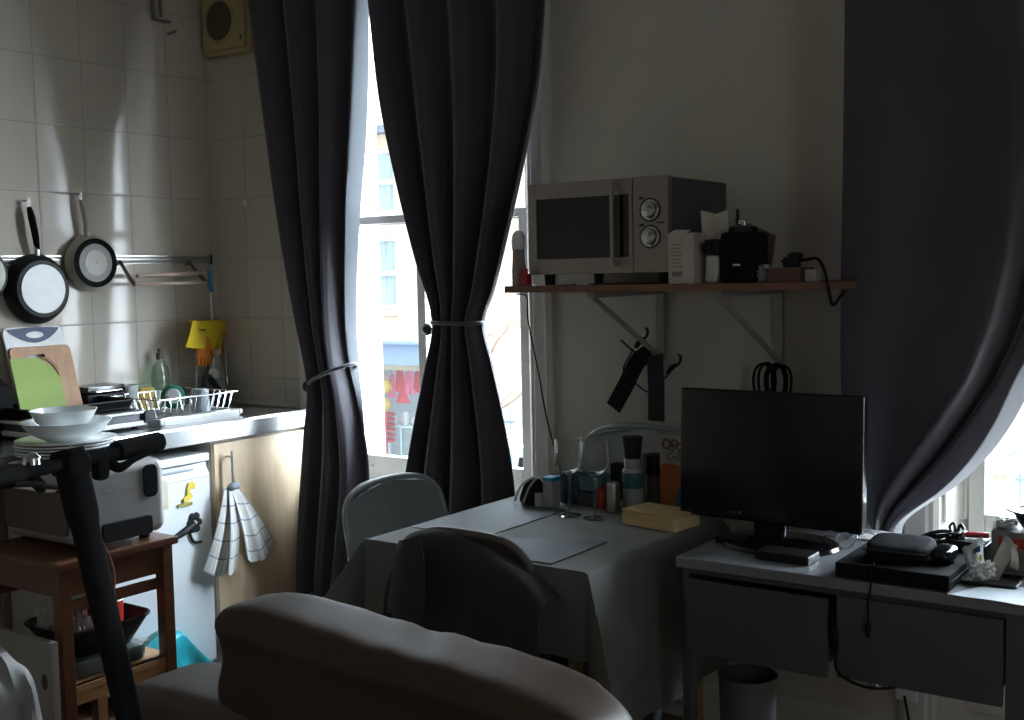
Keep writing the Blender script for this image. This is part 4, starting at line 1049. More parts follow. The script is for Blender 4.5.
# ------------------------------------------------------------------ shelf on the window wall
SH = 1.405
t = thing('wall_shelf', 'reddish brown board shelf on two brackets, holding the microwave', 'shelf', (2.4, -.25, 1.385))
b = bm_(); box(b, 1.852, 2.838, -.50, -.004, 1.385, SH, .002); obj('board', b, M['shelfwood'], t)
M['bracket'] = mat('bracket_paint', (.36, .33, .28), .5, vary=.06)
for x in (2.115, 2.512):
    b = bm_(); box(b, x - .014, x + .014, -.020, 0, 1.155, 1.385, .002); box(b, x - .013, x + .013, -.44, -.0215, 1.367, 1.3845, .002)
    lathe(b, [(0, 0), (.005, 0), (.004, .003), (0, .004)], (x, -.02, 1.35), 10, (0, -1, 0))
    br = obj('bracket', b, M['bracket'], t)
    b = bm_(); tube(b, [(x, -.022, 1.168), (x, -.43, 1.370)], .0085, 10, 1, flat=(1.3, .8)); obj('brace', b, M['bracket'], br)

# microwave
mx0, mx1, my0, my1, mz0, mz1 = 1.909, 2.373, -.45, -.065, 1.437, 1.702
t = thing('microwave', 'silver microwave with two round dials on the wall shelf', 'microwave', ((mx0 + mx1) / 2, (my0 + my1) / 2, SH))
b = bm_(); box(b, mx0 + .003, mx1 - .003, my0 + .02, my1, mz0, mz1 - .002, .004); obj('casing', b, mat('grey_casing', (.075, .08, .085), .5), t)
M['mwsteel'] = mat('silver_front', (.33, .30, .27), .38, .85, vary=.05, stretch=(1, 1, 20))
b = bm_(); px1 = 2.262
for x0, x1, z0, z1 in ((mx0, mx0 + .030, mz0, mz1), (mx0 + .030, px1, mz1 - .045, mz1), (mx0 + .030, px1, mz0, mz0 + .045), (px1 - .012, px1, mz0 + .045, mz1 - .045)):
    box(b, x0, x1, my0 - .002, my0 + .022, z0, z1, .0015)
d = obj('door', b, M['mwsteel'], t)
b = bm_(); box(b, mx0 + .030, px1 - .012, my0 + .003, my0 + .02, mz0 + .045, mz1 - .045); obj('door_window', b, M['blackgloss'], d)
b = bm_(); box(b, px1 - .058, px1 - .046, my0 - .030, my0 - .020, mz0 + .02, mz1 - .008, .003); box(b, px1 - .058, px1 - .046, my0 - .022, my0, mz0 + .022, mz0 + .036, .001); box(b, px1 - .058, px1 - .046, my0 - .022, my0, mz1 - .025, mz1 - .011, .001); obj('door_handle', b, M['mwsteel'], d)
b = bm_(); box(b, px1 + .002, mx1, my0 - .001, my0 + .022, mz0, mz1, .0015)
box(b, px1 + .004, mx1 - .002, my0 - .003, my0, mz1 - .040, mz1 - .037); box(b, px1 + .004, mx1 - .002, my0 - .003, my0, mz0 + .040, mz0 + .043); obj('control_panel', b, M['mwsteel'], t)
for z in (1.610, 1.536):
    b = bm_(); lathe(b, [(0, 0), (.027, 0), (.028, .003), (.023, .004), (.021, .016), (.018, .018), (0, .018)], (2.318, my0 - .001, z), 28, (0, -1, 0)); k = obj('dial', b, M['chrome'], t)
    b = bm_(); box(b, 2.302, 2.334, my0 - .0225, my0 - .018, z - .003, z + .003, .001) if z > 1.6 else box(b, 2.315, 2.321, my0 - .0225, my0 - .018, z - .016, z + .016, .001); obj('pointer', b, M['steel'], k)
    b = bm_(); lathe(b, [(.029, .0), (.033, .0), (.033, .0012), (.029, .0012)], (2.318, my0 - .001, z), 28, (0, -1, 0)); box(b, 2.284, 2.298, my0 - .002, my0, z + .030, z + .036); obj('dial_marks', b, M['black'], k)
b = bm_(); box(b, 2.338, 2.362, my0 - .002, my0, 1.572, 1.576); obj('panel_mark', b, M['black'], t)
for x in (mx0 + .04, mx1 - .04):
    for y in (my0 + .05, my1 - .05):
        b = bm_(); cyl(b, (x, y, SH), (x, y, mz0 + .002), .014, .017, 14); obj('foot', b, M['black'], t)

# things on the shelf
t = thing('dispenser_bottle', 'greyish bottle with a white domed cap at the left end of the shelf', 'bottle', (1.876, -.452, SH))
b = bm_(); lathe(b, [(0, 0), (.019, 0), (.021, .004), (.021, .05), (.019, .07), (.018, .11), (0, .112)], (1.880, -.462, SH), 24); obj('body', b, mat('mauve_plastic', (.30, .25, .25), .5), t)
b = bm_(); lathe(b, [(.018, .108), (.0205, .112), (.021, .135), (.017, .153), (.008, .164), (0, .166)], (1.880, -.462, SH), 24); obj('cap', b, M['white'], t)
b = bm_(); box(b, 1.903, 1.930, -.495, -.468, SH, SH + .036, .004); cyl(b, (1.9165, -.4815, SH + .034), (1.9165, -.4815, SH + .05), .008, n=14)
single('red_pot', b, mat('red_plastic', (.38, .02, .03), .4), 'tiny red pot on the shelf end in front of the microwave corner', 'pot', (1.9165, -.4815, SH))
b = bm_(); box(b, 2.085, 2.125, -.47, -.455, SH, SH + .006, .002)
single('white_clip', b, M['white'], 'small white clip lying on the shelf under the microwave front', 'clip', (2.10, -.465, SH))
t = thing('white_carton', 'white printed carton on the shelf at the right corner of the microwave', 'carton', (2.43, -.43, SH))
b = bm_(); cx0, cx1, cy0, cy1 = 2.384, 2.462, -.475, -.40
box(b, cx0, cx1, cy0, cy1, SH, SH + .137, .0015); obj('box', b, mat('carton_white', (.52, .48, .42), .7, vary=.05), t)
b = bm_(); sheet(b, lambda u, v: V((cx0 + .004 + .05 * u, cy0 + .004 + .03 * v, SH + .138 + .010 * v * (1 - .3 * u))), 4, 4, .0008); obj('flap', b, M['white'], t)
b = bm_()
for i in range(7):
    box(b, cx0 + .010 + (i % 2) * .002, cx0 + .044 - (i % 3) * .006, cy0 - .0006, cy0 + .0005, SH + .045 + i * .010, SH + .0475 + i * .010)
box(b, cx0 + .012, cx0 + .042, cy0 - .0006, cy0 + .0005, SH + .020, SH + .033); obj('print', b, mat('grey_ink', (.22, .21, .19), .8), t)
# paper bag, black camera case, leaflets
b = bm_()
def bagj(w, q): return V((w.x + .004 * math.sin(40 * w.z), w.y + .004 * math.sin(60 * w.x + 20 * w.z), w.z))
pillow(b, 2.478, 2.518, -.455, -.415, SH, SH + .075, 5, 8, bagj)
single('small_white_bag', b, wp, 'small white paper bag on the shelf between the carton and the black speaker', 'bag', (2.498, -.435, SH))
b = bm_(); box(b, 2.480, 2.524, -.452, -.41, SH + .076, SH + .118, .005); lathe(b, [(0, 0), (.012, 0), (.013, .012), (.010, .012), (.009, .004), (0, .003)], (2.492, -.452, SH + .098), 18, (0, -1, 0))
single('camera', b, M['black'], 'small black camera lying on the white paper bag on the shelf', 'camera', (2.50, -.43, SH + .076))
rn = random.Random(5)
for i, (a, c, lab) in enumerate(((at(712, 241, 'y', -.40), at(708, 210, 'y', -.40), 'cream leaflet standing up on the shelf, left of the pair behind the camera'), (at(724, 237, 'y', -.385), at(720, 210, 'y', -.385), 'white printed leaflet standing up on the shelf, right of the pair behind the camera'))):
    b = bm_(); w = .022
    sheet(b, lambda u, v, a=a, c=c: V((a.x + (c.x - a.x) * v + (u - .5) * 2 * w, a.y + .006 * math.sin(PI * u), a.z - .10 * (1 - v) + (c.z - a.z) * v - .012 * (u if i == 0 else -u + 1) * v)), 6, 8, .001)
    single('leaflet', b, wp if i else mat('cream_leaflet', (.55, .50, .42), .8), lab, 'leaflet', (a.x, a.y, a.z - .1), 'leaflets on the shelf')
t = thing('portable_speaker', 'black boxy speaker with a small pale badge on the shelf', 'speaker', (2.575, -.40, SH))
b = bm_(); box(b, 2.526, 2.626, -.455, -.355, SH, SH + .135, .012, 3); obj('body', b, M['matte'], t)
b = bm_(); lathe(b, [(0, .133), (.042, .133), (.038, .148), (.02, .156), (0, .157)], (2.574, -.405, SH), 24); obj('lid', b, M['blackgloss'], t)
b = bm_(); lathe(b, [(0, .155), (.008, .155), (.009, .166), (0, .169)], (2.570, -.41, SH), 14); lathe(b, [(0, .15), (.006, .15), (.006, .163), (0, .165)], (2.585, -.425, SH), 12); obj('knob', b, M['chrome'], t)
b = bm_(); box(b, 2.566, 2.586, -.4565, -.4545, SH + .045, SH + .050); obj('badge', b, M['white'], t)
b = bm_(); tube(b, [(2.538, -.35, SH + .09), (2.53, -.34, SH + .15), (2.528, -.34, SH + .20)], .005, 8); obj('aerial', b, M['black'], t)
b = bm_(); q0, q1, q2, q3 = at(735, 209, 'y', -.31), at(776, 226, 'y', -.31), at(770, 258, 'y', -.31), at(740, 262, 'y', -.31)
sheet(b, lambda u, v: ((q0 * (1 - u) + q1 * u) * (1 - v) + (q3 * (1 - u) + q2 * u) * v) + V((0, .012 * math.sin(PI * u), -(.03) * v)), 8, 8, .003)
zmin = min(v.co.z for v in b.verts); bmesh.ops.translate(b, vec=(0, 0, min(0, SH - zmin)), verts=b.verts)
single('cardboard_sheet', b, mat('brown_card', (.17, .105, .075), .8), 'brown cardboard sheet propped behind the black speaker on the shelf', 'cardboard', (2.6, -.31, SH + .03))
b = bm_(); box(b, 2.655, 2.745, -.44, -.34, SH, SH + .038, .002)
single('brown_box', b, mat('brown_carton', (.14, .075, .06), .7), 'flat brown box at the right end of the shelf under the plug adapter', 'box', (2.70, -.39, SH))
t = thing('plug_adapter', 'black plug adapter with its cable on the brown box at the end of the shelf', 'adapter', (2.70, -.39, SH + .039))
b = bm_(); box(b, 2.682, 2.722, -.405, -.37, SH + .039, SH + .066, .006, 3); pillow(b, 2.690, 2.730, -.40, -.37, SH + .055, SH + .078, 3, 6)
for y in (-.395, -.38): cyl(b, (2.675, y, SH + .055), (2.684, y, SH + .055), .0025, n=8)
obj('plug', b, M['black'], t)
b = bm_(); tube(b, [(2.722, -.385, SH + .055), (2.752, -.40, SH + .058), at(818, 259, 'y', -.43), at(825, 272, 'y', -.505), at(829, 292, 'y', -.508), at(833, 305, 'y', -.505), at(840, 297, 'y', -.48), at(845, 291, 'y', -.46)], .0042, 8); obj('cable', b, M['rubber'], t)
b = bm_(); box(b, 2.752, 2.784, -.43, -.39, SH, SH + .032, .004)
single('white_adapter', b, mat('dull_white_plastic', (.42, .40, .38), .5), 'white square adapter standing on the shelf right of the brown box', 'adapter', (2.768, -.41, SH))
crumple('crumpled clear plastic wrap on the shelf beside the brown box', (2.64, -.42, SH), (.012, .03, .022), mat('cloudy_plastic', (.34, .34, .33), .25), 33, 'plastic_wrap', 'wrap')

# straps and clamps on the left bracket, cable coil on the right bracket
M['webbing'] = mat('black_webbing', (.016, .016, .018), .85, spec=.1, bump=.3, bscale=300)
M['webbing2'] = mat('plum_webbing', (.026, .020, .028), .8, bump=.3, bscale=300)
def strap(P, w, mm, lab, y):
    b = bm_(); S = smooth_path([at(px, py, 'y', y + dy) for px, py, dy in P], 8)
    T = []
    for i in range(len(S)):
        d = (S[min(i + 1, len(S) - 1)] - S[max(i - 1, 0)]); d.y = 0; d.normalize(); T.append(V((d.z, 0, -d.x)))
    n = len(S) - 1
    sheet(b, lambda u, v: S[int(round(v * n))] + T[int(round(v * n))] * (u - .5) * w, 4, n, .004)
    single('strap', b, mm, lab, 'strap', S[0], 'straps hanging from the left bracket')
strap([(650, 352, 0), (637, 362, -.01), (626, 384, -.015), (613, 408, -.01)], .056, M['webbing'], 'black flat strap hanging slanted from the left shelf bracket', -.075)
strap([(655, 355, .0), (655, 366, -.012), (656, 390, -.012), (656, 421, -.010)], .056, M['webbing2'], 'dark plum strap hanging straight down from the left shelf bracket', -.085)
t = thing('clamp', 'black spring clamp with a wire loop hooked on the left bracket above the slanted strap', 'clamp', tuple(at(643, 340, 'y', -.10)), 'clamps on the left bracket')
def claw(b, a, c, y):
    A, Cc = at(*a, 'y', y), at(*c, 'y', y); d = Cc - A; n = V((-d.z, 0, d.x)).normalized()
    tube(b, [A - d * .1, A + d * .25 + n * .003, A + d * .55, A + d * .75 - n * .004, Cc + n * .002, Cc + d * .12 + n * .012, Cc + d * .05 + n * .02], [.010, .014, .010, .006, .007, .006, .003], 10, 5, flat=(1, .6))
b = bm_(); claw(b, (637, 346), (648, 333), -.10); obj('jaw', b, M['black'], t)
b = bm_(); tube(b, [at(621, 340, 'y', -.11), at(632, 350, 'y', -.11), at(648, 362, 'y', -.105)], .003, 6); lathe(b, [(0, -.006), (.007, 0), (0, .006)], at(632, 350, 'y', -.11), 10); tube(b, [at(632, 352, 'y', -.12), at(625, 364, 'y', -.13), at(624, 372, 'y', -.13), at(634, 382, 'y', -.125), at(648, 392, 'y', -.12), at(660, 388, 'y', -.12)], .0028, 6); obj('wire', b, M['black'], t)
t = thing('clamp', 'black spring clamp sticking out to the right of the plum strap', 'clamp', tuple(at(676, 366, 'y', -.10)), 'clamps on the left bracket')
b = bm_(); claw(b, (669, 372), (681, 360), -.09); obj('jaw', b, M['black'], t)
b = bm_(); tube(b, [at(669, 373, 'y', -.09), at(662, 380, 'y', -.085), at(650, 376, 'y', -.07)], .003, 6); obj('wire', b, M['black'], t)
t = thing('cable_coil', 'black coiled cables hanging from the right shelf bracket above the monitor', 'cable', tuple(at(768, 360, 'y', -.06)))
for i, (dx, r1, r2, dy) in enumerate(((0, .030, .062, 0), (.018, .026, .066, -.012), (.036, .030, .060, .004), (.048, .030, .064, -.006), (.056, .028, .058, .012), (.044, .022, .056, .016))):
    b = bm_(); c = at(766, 378, 'y', -.06) + V((dx - .01, dy, 0))
    tube(b, [(c.x + r1 * math.cos(q), c.y + .008 * math.sin(2 * q), c.z - .02 + r2 * math.sin(q)) for q in [2 * PI * k / 14 for k in range(14)]], .0042, 8, 3, closed=True)
    obj('loop', b, M['rubber'], t)
b = bm_(); tube(b, [at(517, 294, 'y', -.15), at(527, 297, 'y', -.05), at(528, 320, 'y', -.042), at(538, 370, 'y', -.042), at(545, 410, 'y', -.042), at(553, 443, 'y', -.05), at(560, 470, 'y', -.12), at(561, 490, 'y', -.2)], .0026, 8)
single('power_cord', b, M['rubber'], 'thin dark cord running down the window frame from the shelf end', 'cord', at(538, 370, 'y', -.042))

# ------------------------------------------------------------------ dining table
TT = .735
tx0, tx1, ty0, ty1 = 1.752, 2.438, -1.012, -.300
t = thing('dining_table', 'square dining table under a dark cloth by the window', 'table', ((tx0 + tx1) / 2, (ty0 + ty1) / 2, 0))
b = bm_(); box(b, tx0, tx1, ty0, ty1, TT - .028, TT - .003, .004); obj('tabletop', b, M['palewood'], t)
b = bm_()
for x0, x1, y0, y1 in ((tx0 + .06, tx1 - .06, ty0 + .04, ty0 + .06), (tx0 + .06, tx1 - .06, ty1 - .06, ty1 - .04), (tx0 + .04, tx0 + .06, ty0 + .06, ty1 - .06), (tx1 - .06, tx1 - .04, ty0 + .06, ty1 - .06)): box(b, x0, x1, y0, y1, TT - .10, TT - .028)
obj('apron', b, M['palewood'], t)
for x in (tx0 + .03, tx1 - .075):
    for y in (ty0 + .03, ty1 - .075):
        b = bm_(); box(b, x, x + .045, y, y + .045, 0, TT - .028, .004); obj('leg', b, M['palewood'], t)
M['cloth'] = mat('grey_tablecloth', (.155, .168, .160), .75, vary=.10, scale=9, bump=.12, bscale=260, sheen=.2)
cxm, cym, hx, hy = (tx0 + tx1) / 2, (ty0 + ty1) / 2, (tx1 - tx0) / 2 + .004, (ty1 - ty0) / 2 + .004
HL, HR, HF, HB = .24, .43, .215, .20       # how far the cloth hangs down: left, right, front, back
def clothf(u, v):
    s, q = -hx - HL + u * (2 * hx + HL + HR), -hy - HF + v * (2 * hy + HF + HB)
    H = .3
    dx, dy = max(abs(s) - hx, 0), max(abs(q) - hy, 0); sx, sy = (1 if s > 0 else -1), (1 if q > 0 else -1)
    x, y, z = max(-hx, min(hx, s)), max(-hy, min(hy, q)), TT + .001
    d = math.hypot(dx, dy)
    if d > 0:
        if dx and dy:
            c2 = math.sin(2 * math.atan2(dy, dx)); k = .50 * d * c2
            x += sx * (.006 + k * .72); y += sy * (.006 + k * .6); z -= d * math.sqrt(max(.1, 1 - .55 * c2 ** 2)) 
            z += .003
        elif dx:
            wv = .012 * math.sin(9 * q + sx) * dx / H; x += sx * (.006 + abs(wv) + .02 * dx); z -= dx
        else:
            wv = .014 * math.sin(8 * s + 1) * dy / H; y += sy * (.006 + abs(wv) + .02 * dy); z -= dy
    return V((cxm + x, cym + y, z))
b = bm_(); sheet(b, clothf, 110, 90, .0015)
single('tablecloth', b, M['cloth'], 'dark grey green cloth hanging over the square dining table', 'tablecloth', (cxm, cym, TT), sharp=60)
M['matslate'] = mat('slate_placemat', (.105, .122, .136), .6, vary=.08, scale=40, bump=.2, bscale=500)
for x0, x1, y0, y1, lab in ((1.765, 2.022, -.856, -.440, 'slate grey placemat on the table at the left, beside the white chair'), (1.930, 2.336, -1.006, -.862, None)):
    if lab is None: continue
    b = bm_(); box(b, x0, x1, y0, y1, TT + .0015, TT + .004, .001); single('placemat', b, M['matslate'], lab, 'placemat', ((x0 + x1) / 2, (y0 + y1) / 2, TT + .0015), 'placemats on the table')
b = bm_(); prism(b, [(2.040, -.850), (2.334, -.735), (2.336, -1.006), (2.030, -1.006)], TT + .0015, TT + .004, 'z'); single('placemat', b, M['matslate'], 'slate grey placemat on the table at the front, behind the draped jacket', 'placemat', (2.18, -.9, TT + .0015), 'placemats on the table')
TZ2 = TT + .0025
M['wineglass'] = mat_glass('wine_glass', (.95, .96, .96), 1.7)
M['glassstem'] = mat_glass('wine_glass_stem', (.80, .84, .84), 3.2)
def wineglass(px, lab):
    p = at(*px, 'z', TZ2 + .004); c = (p.x, p.y, TZ2)
    t = thing('wine_glass', lab, 'wine glass', c, 'wine glasses on the table')
    b = bm_(); lathe(b, [(0, .127), (.012, .125), (.030, .136), (.040, .152), (.0435, .175), (.0425, .225), (.0418, .226), (.0412, .225), (.0422, .175), (.0388, .153), (.029, .138), (.010, .130), (0, .129)], c, 40); obj('bowl', b, M['wineglass'], t)
    b = bm_(); lathe(b, [(.007, .0075), (.0055, .02), (.0045, .075), (.006, .112), (.012, .1245), (0, .126)], c, 24); obj('stem', b, M['glassstem'], t)
    b = bm_(); lathe(b, [(0, 0), (.033, 0), (.034, .0015), (.026, .004), (.006, .008), (0, .008)], c, 40); obj('foot', b, M['glassstem'], t)
wineglass((570, 514), 'stemmed wine glass on the table, the left one, in front of the blue box')
wineglass((595, 517), 'stemmed wine glass on the table, the right one, in front of the red tub')

# things at the wall side of the table
p = at(530, 505, 'z', TZ2)
t = thing('pouch', 'black and grey striped zip pouch at the back left of the table', 'pouch', tuple(p))
def pouchj(w, q): 
    k = (w.z - TZ2) / .085; return V((p.x + (w.x - p.x) * (1 - .45 * k) + .014 * k, p.y + (w.y - p.y) * (1 - .7 * k), w.z))
b = bm_(); pillow(b, p.x - .045, p.x + .052, p.y - .02, p.y + .04, TZ2, TZ2 + .085, 3.5, 8, pouchj); obj('body', b, M['webbing'], t)
b = bm_(); 
for k in (-.006, .010): tube(b, [(p.x - .030 + k * 2, p.y - .021, TZ2 + .012), (p.x - .012 + k * 2, p.y - .017, TZ2 + .055), (p.x + .016 + k, p.y - .004, TZ2 + .083), (p.x + .034, p.y + .01, TZ2 + .078)], .003, 8, flat=(.5, 1.2))
obj('zip', b, mat('pale_zip', (.42, .42, .38), .6), t)
p = at(547, 507, 'z', TZ2)
t = thing('tissue_box', 'small white packet with a bright blue top beside the striped pouch', 'packet', tuple(p))
b = bm_(); box(b, p.x - .014, p.x + .020, p.y, p.y + .045, TZ2, TZ2 + .078, .002); obj('box', b, mat('grey_white_card', (.40, .42, .42), .6), t)
b = bm_(); box(b, p.x - .015, p.x + .021, p.y - .001, p.y + .046, TZ2 + .078, TZ2 + .090, .002); obj('lid', b, mat('bright_blue', (.03, .33, .55), .5), t)
b = bm_(); box(b, p.x - .034, p.x - .012, p.y - .016, p.y + .02, TZ2, TZ2 + .043, .002)
single('small_carton', b, mat('off_white_card', (.42, .42, .41), .7), 'small off-white carton in front of the blue topped packet', 'carton', (p.x - .023, p.y, TZ2))
p = at(566, 505, 'z', TZ2)
t = thing('blue_bag', 'dark blue food bag behind the left wine glass', 'bag', tuple(p))
b = bm_()
def bj(w, q): k = (w.z - TZ2) / .10; return V((w.x + .003 * math.sin(50 * w.z), w.y * 1 - (w.y - p.y - .03) * .5 * max(0, k - .3), w.z))
pillow(b, p.x - .030, p.x + .036, p.y, p.y + .055, TZ2, TZ2 + .100, 5, 8, bj); obj('bag', b, mat('navy_foil', (.018, .025, .075), .4, vary=.2), t)
b = bm_(); sheet(b, lambda u, v: V((p.x + .0 + .07 * u, p.y + .02 + .01 * v, TZ2 + .094 + .012 * v - .03 * u * u)), 6, 4, .002); obj('fold', b, mat('navy_fold', (.018, .03, .075), .4), t)
p = at(588, 507, 'z', TZ2)
t = thing('food_tub', 'clear plastic tub with a dark blue band behind the wine glasses', 'tub', tuple(p))
def tub(b, x, y, z, rx, ry, h, f=1.12):
    P0, P1 = rrect(x - rx, x + rx, y - ry, y + ry, min(rx, ry) * .5), rrect(x - rx * f, x + rx * f, y - ry * f, y + ry * f, min(rx, ry) * .5)
    tt = bmesh.new(); va = [tt.verts.new((a, c, z)) for a, c in P0]; vb = [tt.verts.new((a, c, z + h)) for a, c in P1]
    for i in range(len(va)): tt.faces.new((va[i], va[(i + 1) % len(va)], vb[(i + 1) % len(va)], vb[i]))
    tt.faces.new(va[::-1]); tt.normal_update(); bmesh.ops.solidify(tt, geom=tt.faces[:], thickness=.0015); put(b, tt)
    tube(b, [V((a, c, z + h)) for a, c in P1], .0025, 6, 1, closed=True)
b = bm_(); tub(b, p.x, p.y + .035, TZ2 + .048, .040, .032, .045); obj('tub', b, mat('teal_clear_plastic', (.10, .17, .20), .2), t)
b = bm_(); tub(b, p.x, p.y + .035, TZ2, .044, .036, .042); obj('lower_tub', b, mat('smoky_plastic', (.07, .08, .085), .2), t)
p = at(602, 508, 'z', TZ2)
b = bm_(); lathe(b, [(0, 0), (.030, 0), (.038, .018), (.040, .04), (.034, .056), (.02, .064), (0, .065)], (p.x + .01, p.y + .02, TZ2), 24)
single('red_tub', b, mat('red_fruit_tub', (.36, .035, .02), .35, vary=.15), 'rounded red tub behind the right wine glass', 'tub', (p.x + .01, p.y + .02, TZ2))
p = at(613, 511, 'z', TZ2)
t = thing('steel_flask', 'short brushed steel flask on the table left of the salt grinder', 'flask', tuple(p))
b = bm_(); lathe(b, [(0, 0), (.019, 0), (.020, .003), (.020, .078), (.018, .083), (0, .084)], (p.x, p.y, TZ2), 24); obj('body', b, M['steel'], t)
b = bm_(); lathe(b, [(0, .083), (.016, .083), (.016, .088), (0, .089)], (p.x, p.y, TZ2), 20); obj('lid', b, M['chrome'], t)
b = bm_(); q = at(620, 500, 'z', TZ2); box(b, q.x - .034, q.x + .016, q.y + .0, q.y + .035, TZ2, TZ2 + .112, .003)
single('black_carton', b, M['black'], 'narrow black carton behind the steel flask', 'carton', (q.x, q.y + .02, TZ2))
p = at(633, 508, 'z', TZ2)
t = thing('salt_grinder', 'salt grinder bottle with a tall black flared cap and teal label', 'grinder', tuple(p))
b = bm_(); lathe(b, [(0, 0), (.029, 0), (.031, .004), (.031, .112), (.028, .118), (.025, .120), (.025, .150), (0, .151)], (p.x, p.y, TZ2), 30); obj('bottle', b, mat('salt_white', (.36, .37, .35), .4, vary=.08), t)
b = bm_(); lathe(b, [(.0313, .062), (.0318, .063), (.0318, .108), (.0313, .109)], (p.x, p.y, TZ2), 30); obj('label', b, mat('teal_label', (.03, .12, .13), .5), t)
b = bm_(); lathe(b, [(0, .150), (.024, .150), (.0245, .152), (.031, .211), (.031, .215), (.028, .216), (0, .214)], (p.x, p.y, TZ2), 30); obj('cap', b, M['black'], t)
p = at(655, 503, 'z', TZ2)
t = thing('spice_jar', 'glass jar with a wide black lid between the salt grinder and the cracker packet', 'jar', tuple(p))
b = bm_(); lathe(b, [(0, 0), (.031, 0), (.033, .004), (.033, .085), (.030, .092), (0, .093)], (p.x, p.y, TZ2), 26); obj('jar', b, mat('jar_contents', (.13, .12, .095), .25, vary=.2), t)
b = bm_(); lathe(b, [(0, .090), (.036, .090), (.036, .148), (.034, .150), (0, .150)], (p.x, p.y, TZ2), 26); obj('lid', b, M['black'], t)
A, B_ = at(660, 508, 'z', TZ2), at(684, 513, 'z', TZ2); B_.y = A.y - .012; B_.x = A.x + .088
t = thing('cracker_packet', 'tall orange and white cracker packet standing behind the wooden box', 'packet', tuple((A + B_) / 2))
def packf(z, y0): return lambda u, v: V((A.x + (B_.x - A.x) * u, A.y + (B_.y - A.y) * u + y0 * math.sin(PI * u) * (1 - .75 * v), z[0] + (z[1] - z[0]) * v))
b = bm_(); prism(b, [(A.x, A.y), (B_.x, B_.y), (B_.x, B_.y + .045), (A.x, A.y + .045)], TZ2, TZ2 + .222, 'z', r=.003); obj('packet', b, mat('packet_white', (.46, .43, .38), .5), t)
b = bm_(); dl = (B_ - A); n_ = V((dl.y, -dl.x, 0)).normalized() * .0012
def face_poly(pts, mm, nm, par, off=1.0):
    tt = bmesh.new(); V0 = [tt.verts.new(A + dl * a + n_ * off + V((0, 0, c))) for a, c in pts]; V1 = [tt.verts.new(A + dl * a - n_ * .3 + V((0, 0, c))) for a, c in pts]; n = len(pts)
    tt.faces.new(V0); tt.faces.new(V1[::-1])
    for i in range(n): tt.faces.new((V0[i], V0[(i + 1) % n], V1[(i + 1) % n], V1[i]))
    bmesh.ops.recalc_face_normals(tt, faces=tt.faces); bb = bm_(); put(bb, tt); return obj(nm, bb, mm, par)
face_poly([(.03, .004), (.97, .004), (.97, .120), (.85, .134), (.5, .138), (.12, .134), (.03, .12)], mat('orange_print', (.50, .15, .02), .5, vary=.12), 'orange_panel', t)
face_poly([(.62, .004), (.97, .004), (.97, .07), (.82, .066), (.70, .045)], mat('blue_print', (.02, .13, .26), .5), 'blue_corner', t, 1.6)
b = bm_(); br = mat('brown_print', (.17, .085, .06), .6)
for a, c, r in ((.30, .195, .017), (.62, .200, .012), (.50, .182, .010), (.82, .190, .012), (.85, .172, .009)):
    lathe(b, [(r * .55, 0), (r, 0), (r, .0012), (r * .55, .0012)], A + dl * a + V((0, -.0005, c)), 16, n_)
obj('cracker_print', b, br, t)
txt = bpy.data.curves.new('word', 'FONT'); txt.body = 'Crac'; txt.size = .030; txt.extrude = .0004
to = bpy.data.objects.new('word', txt); COL.objects.link(to)
dg_ = bpy.context.evaluated_depsgraph_get(); me = bpy.data.meshes.new_from_object(to.evaluated_get(dg_)); bpy.data.objects.remove(to)
bb = bm_(); bb.from_mesh(me); bpy.data.meshes.remove(me)
ang = math.atan2(dl.y, dl.x)
bmesh.ops.transform(bb, matrix=Matrix.Translation(A + dl * .30 + n_ * 1.0 + V((0, 0, .148))) @ Matrix.Rotation(ang, 4, 'Z') @ Matrix.Rotation(PI / 2, 4, 'X'), verts=bb.verts)
obj('lettering', bb, br, t)
P = [at(622, 519, 'z', TZ2 + .018), at(674, 528, 'z', TZ2 + .018)]
wx0, wy0 = at(622, 526, 'z', TZ2).x, at(622, 526, 'z', TZ2).y
t = thing('wooden_box', 'flat pale wooden box on the table in front of the cracker packet', 'box', (2.32, -.44, TZ2))
W = [at(622, 523, 'z', TZ2 + .002), at(673, 532, 'z', TZ2 + .002)]; dvec = W[1] - W[0]; L_ = .180; dvec = dvec.normalized() * L_; nv_ = V((-dvec.y, dvec.x, 0)).normalized() * .118
Q = [W[0], W[0] + dvec, W[0] + dvec + nv_, W[0] + nv_]
b = bm_(); prism(b, [(q.x, q.y) for q in Q], TZ2, TZ2 + .036, 'z', r=.002); obj('base', b, M['palewood'], t)
b = bm_(); prism(b, [(q.x, q.y) for q in Q], TZ2 + .0365, TZ2 + .044, 'z', r=.002); obj('lid', b, M['palewood'], t)

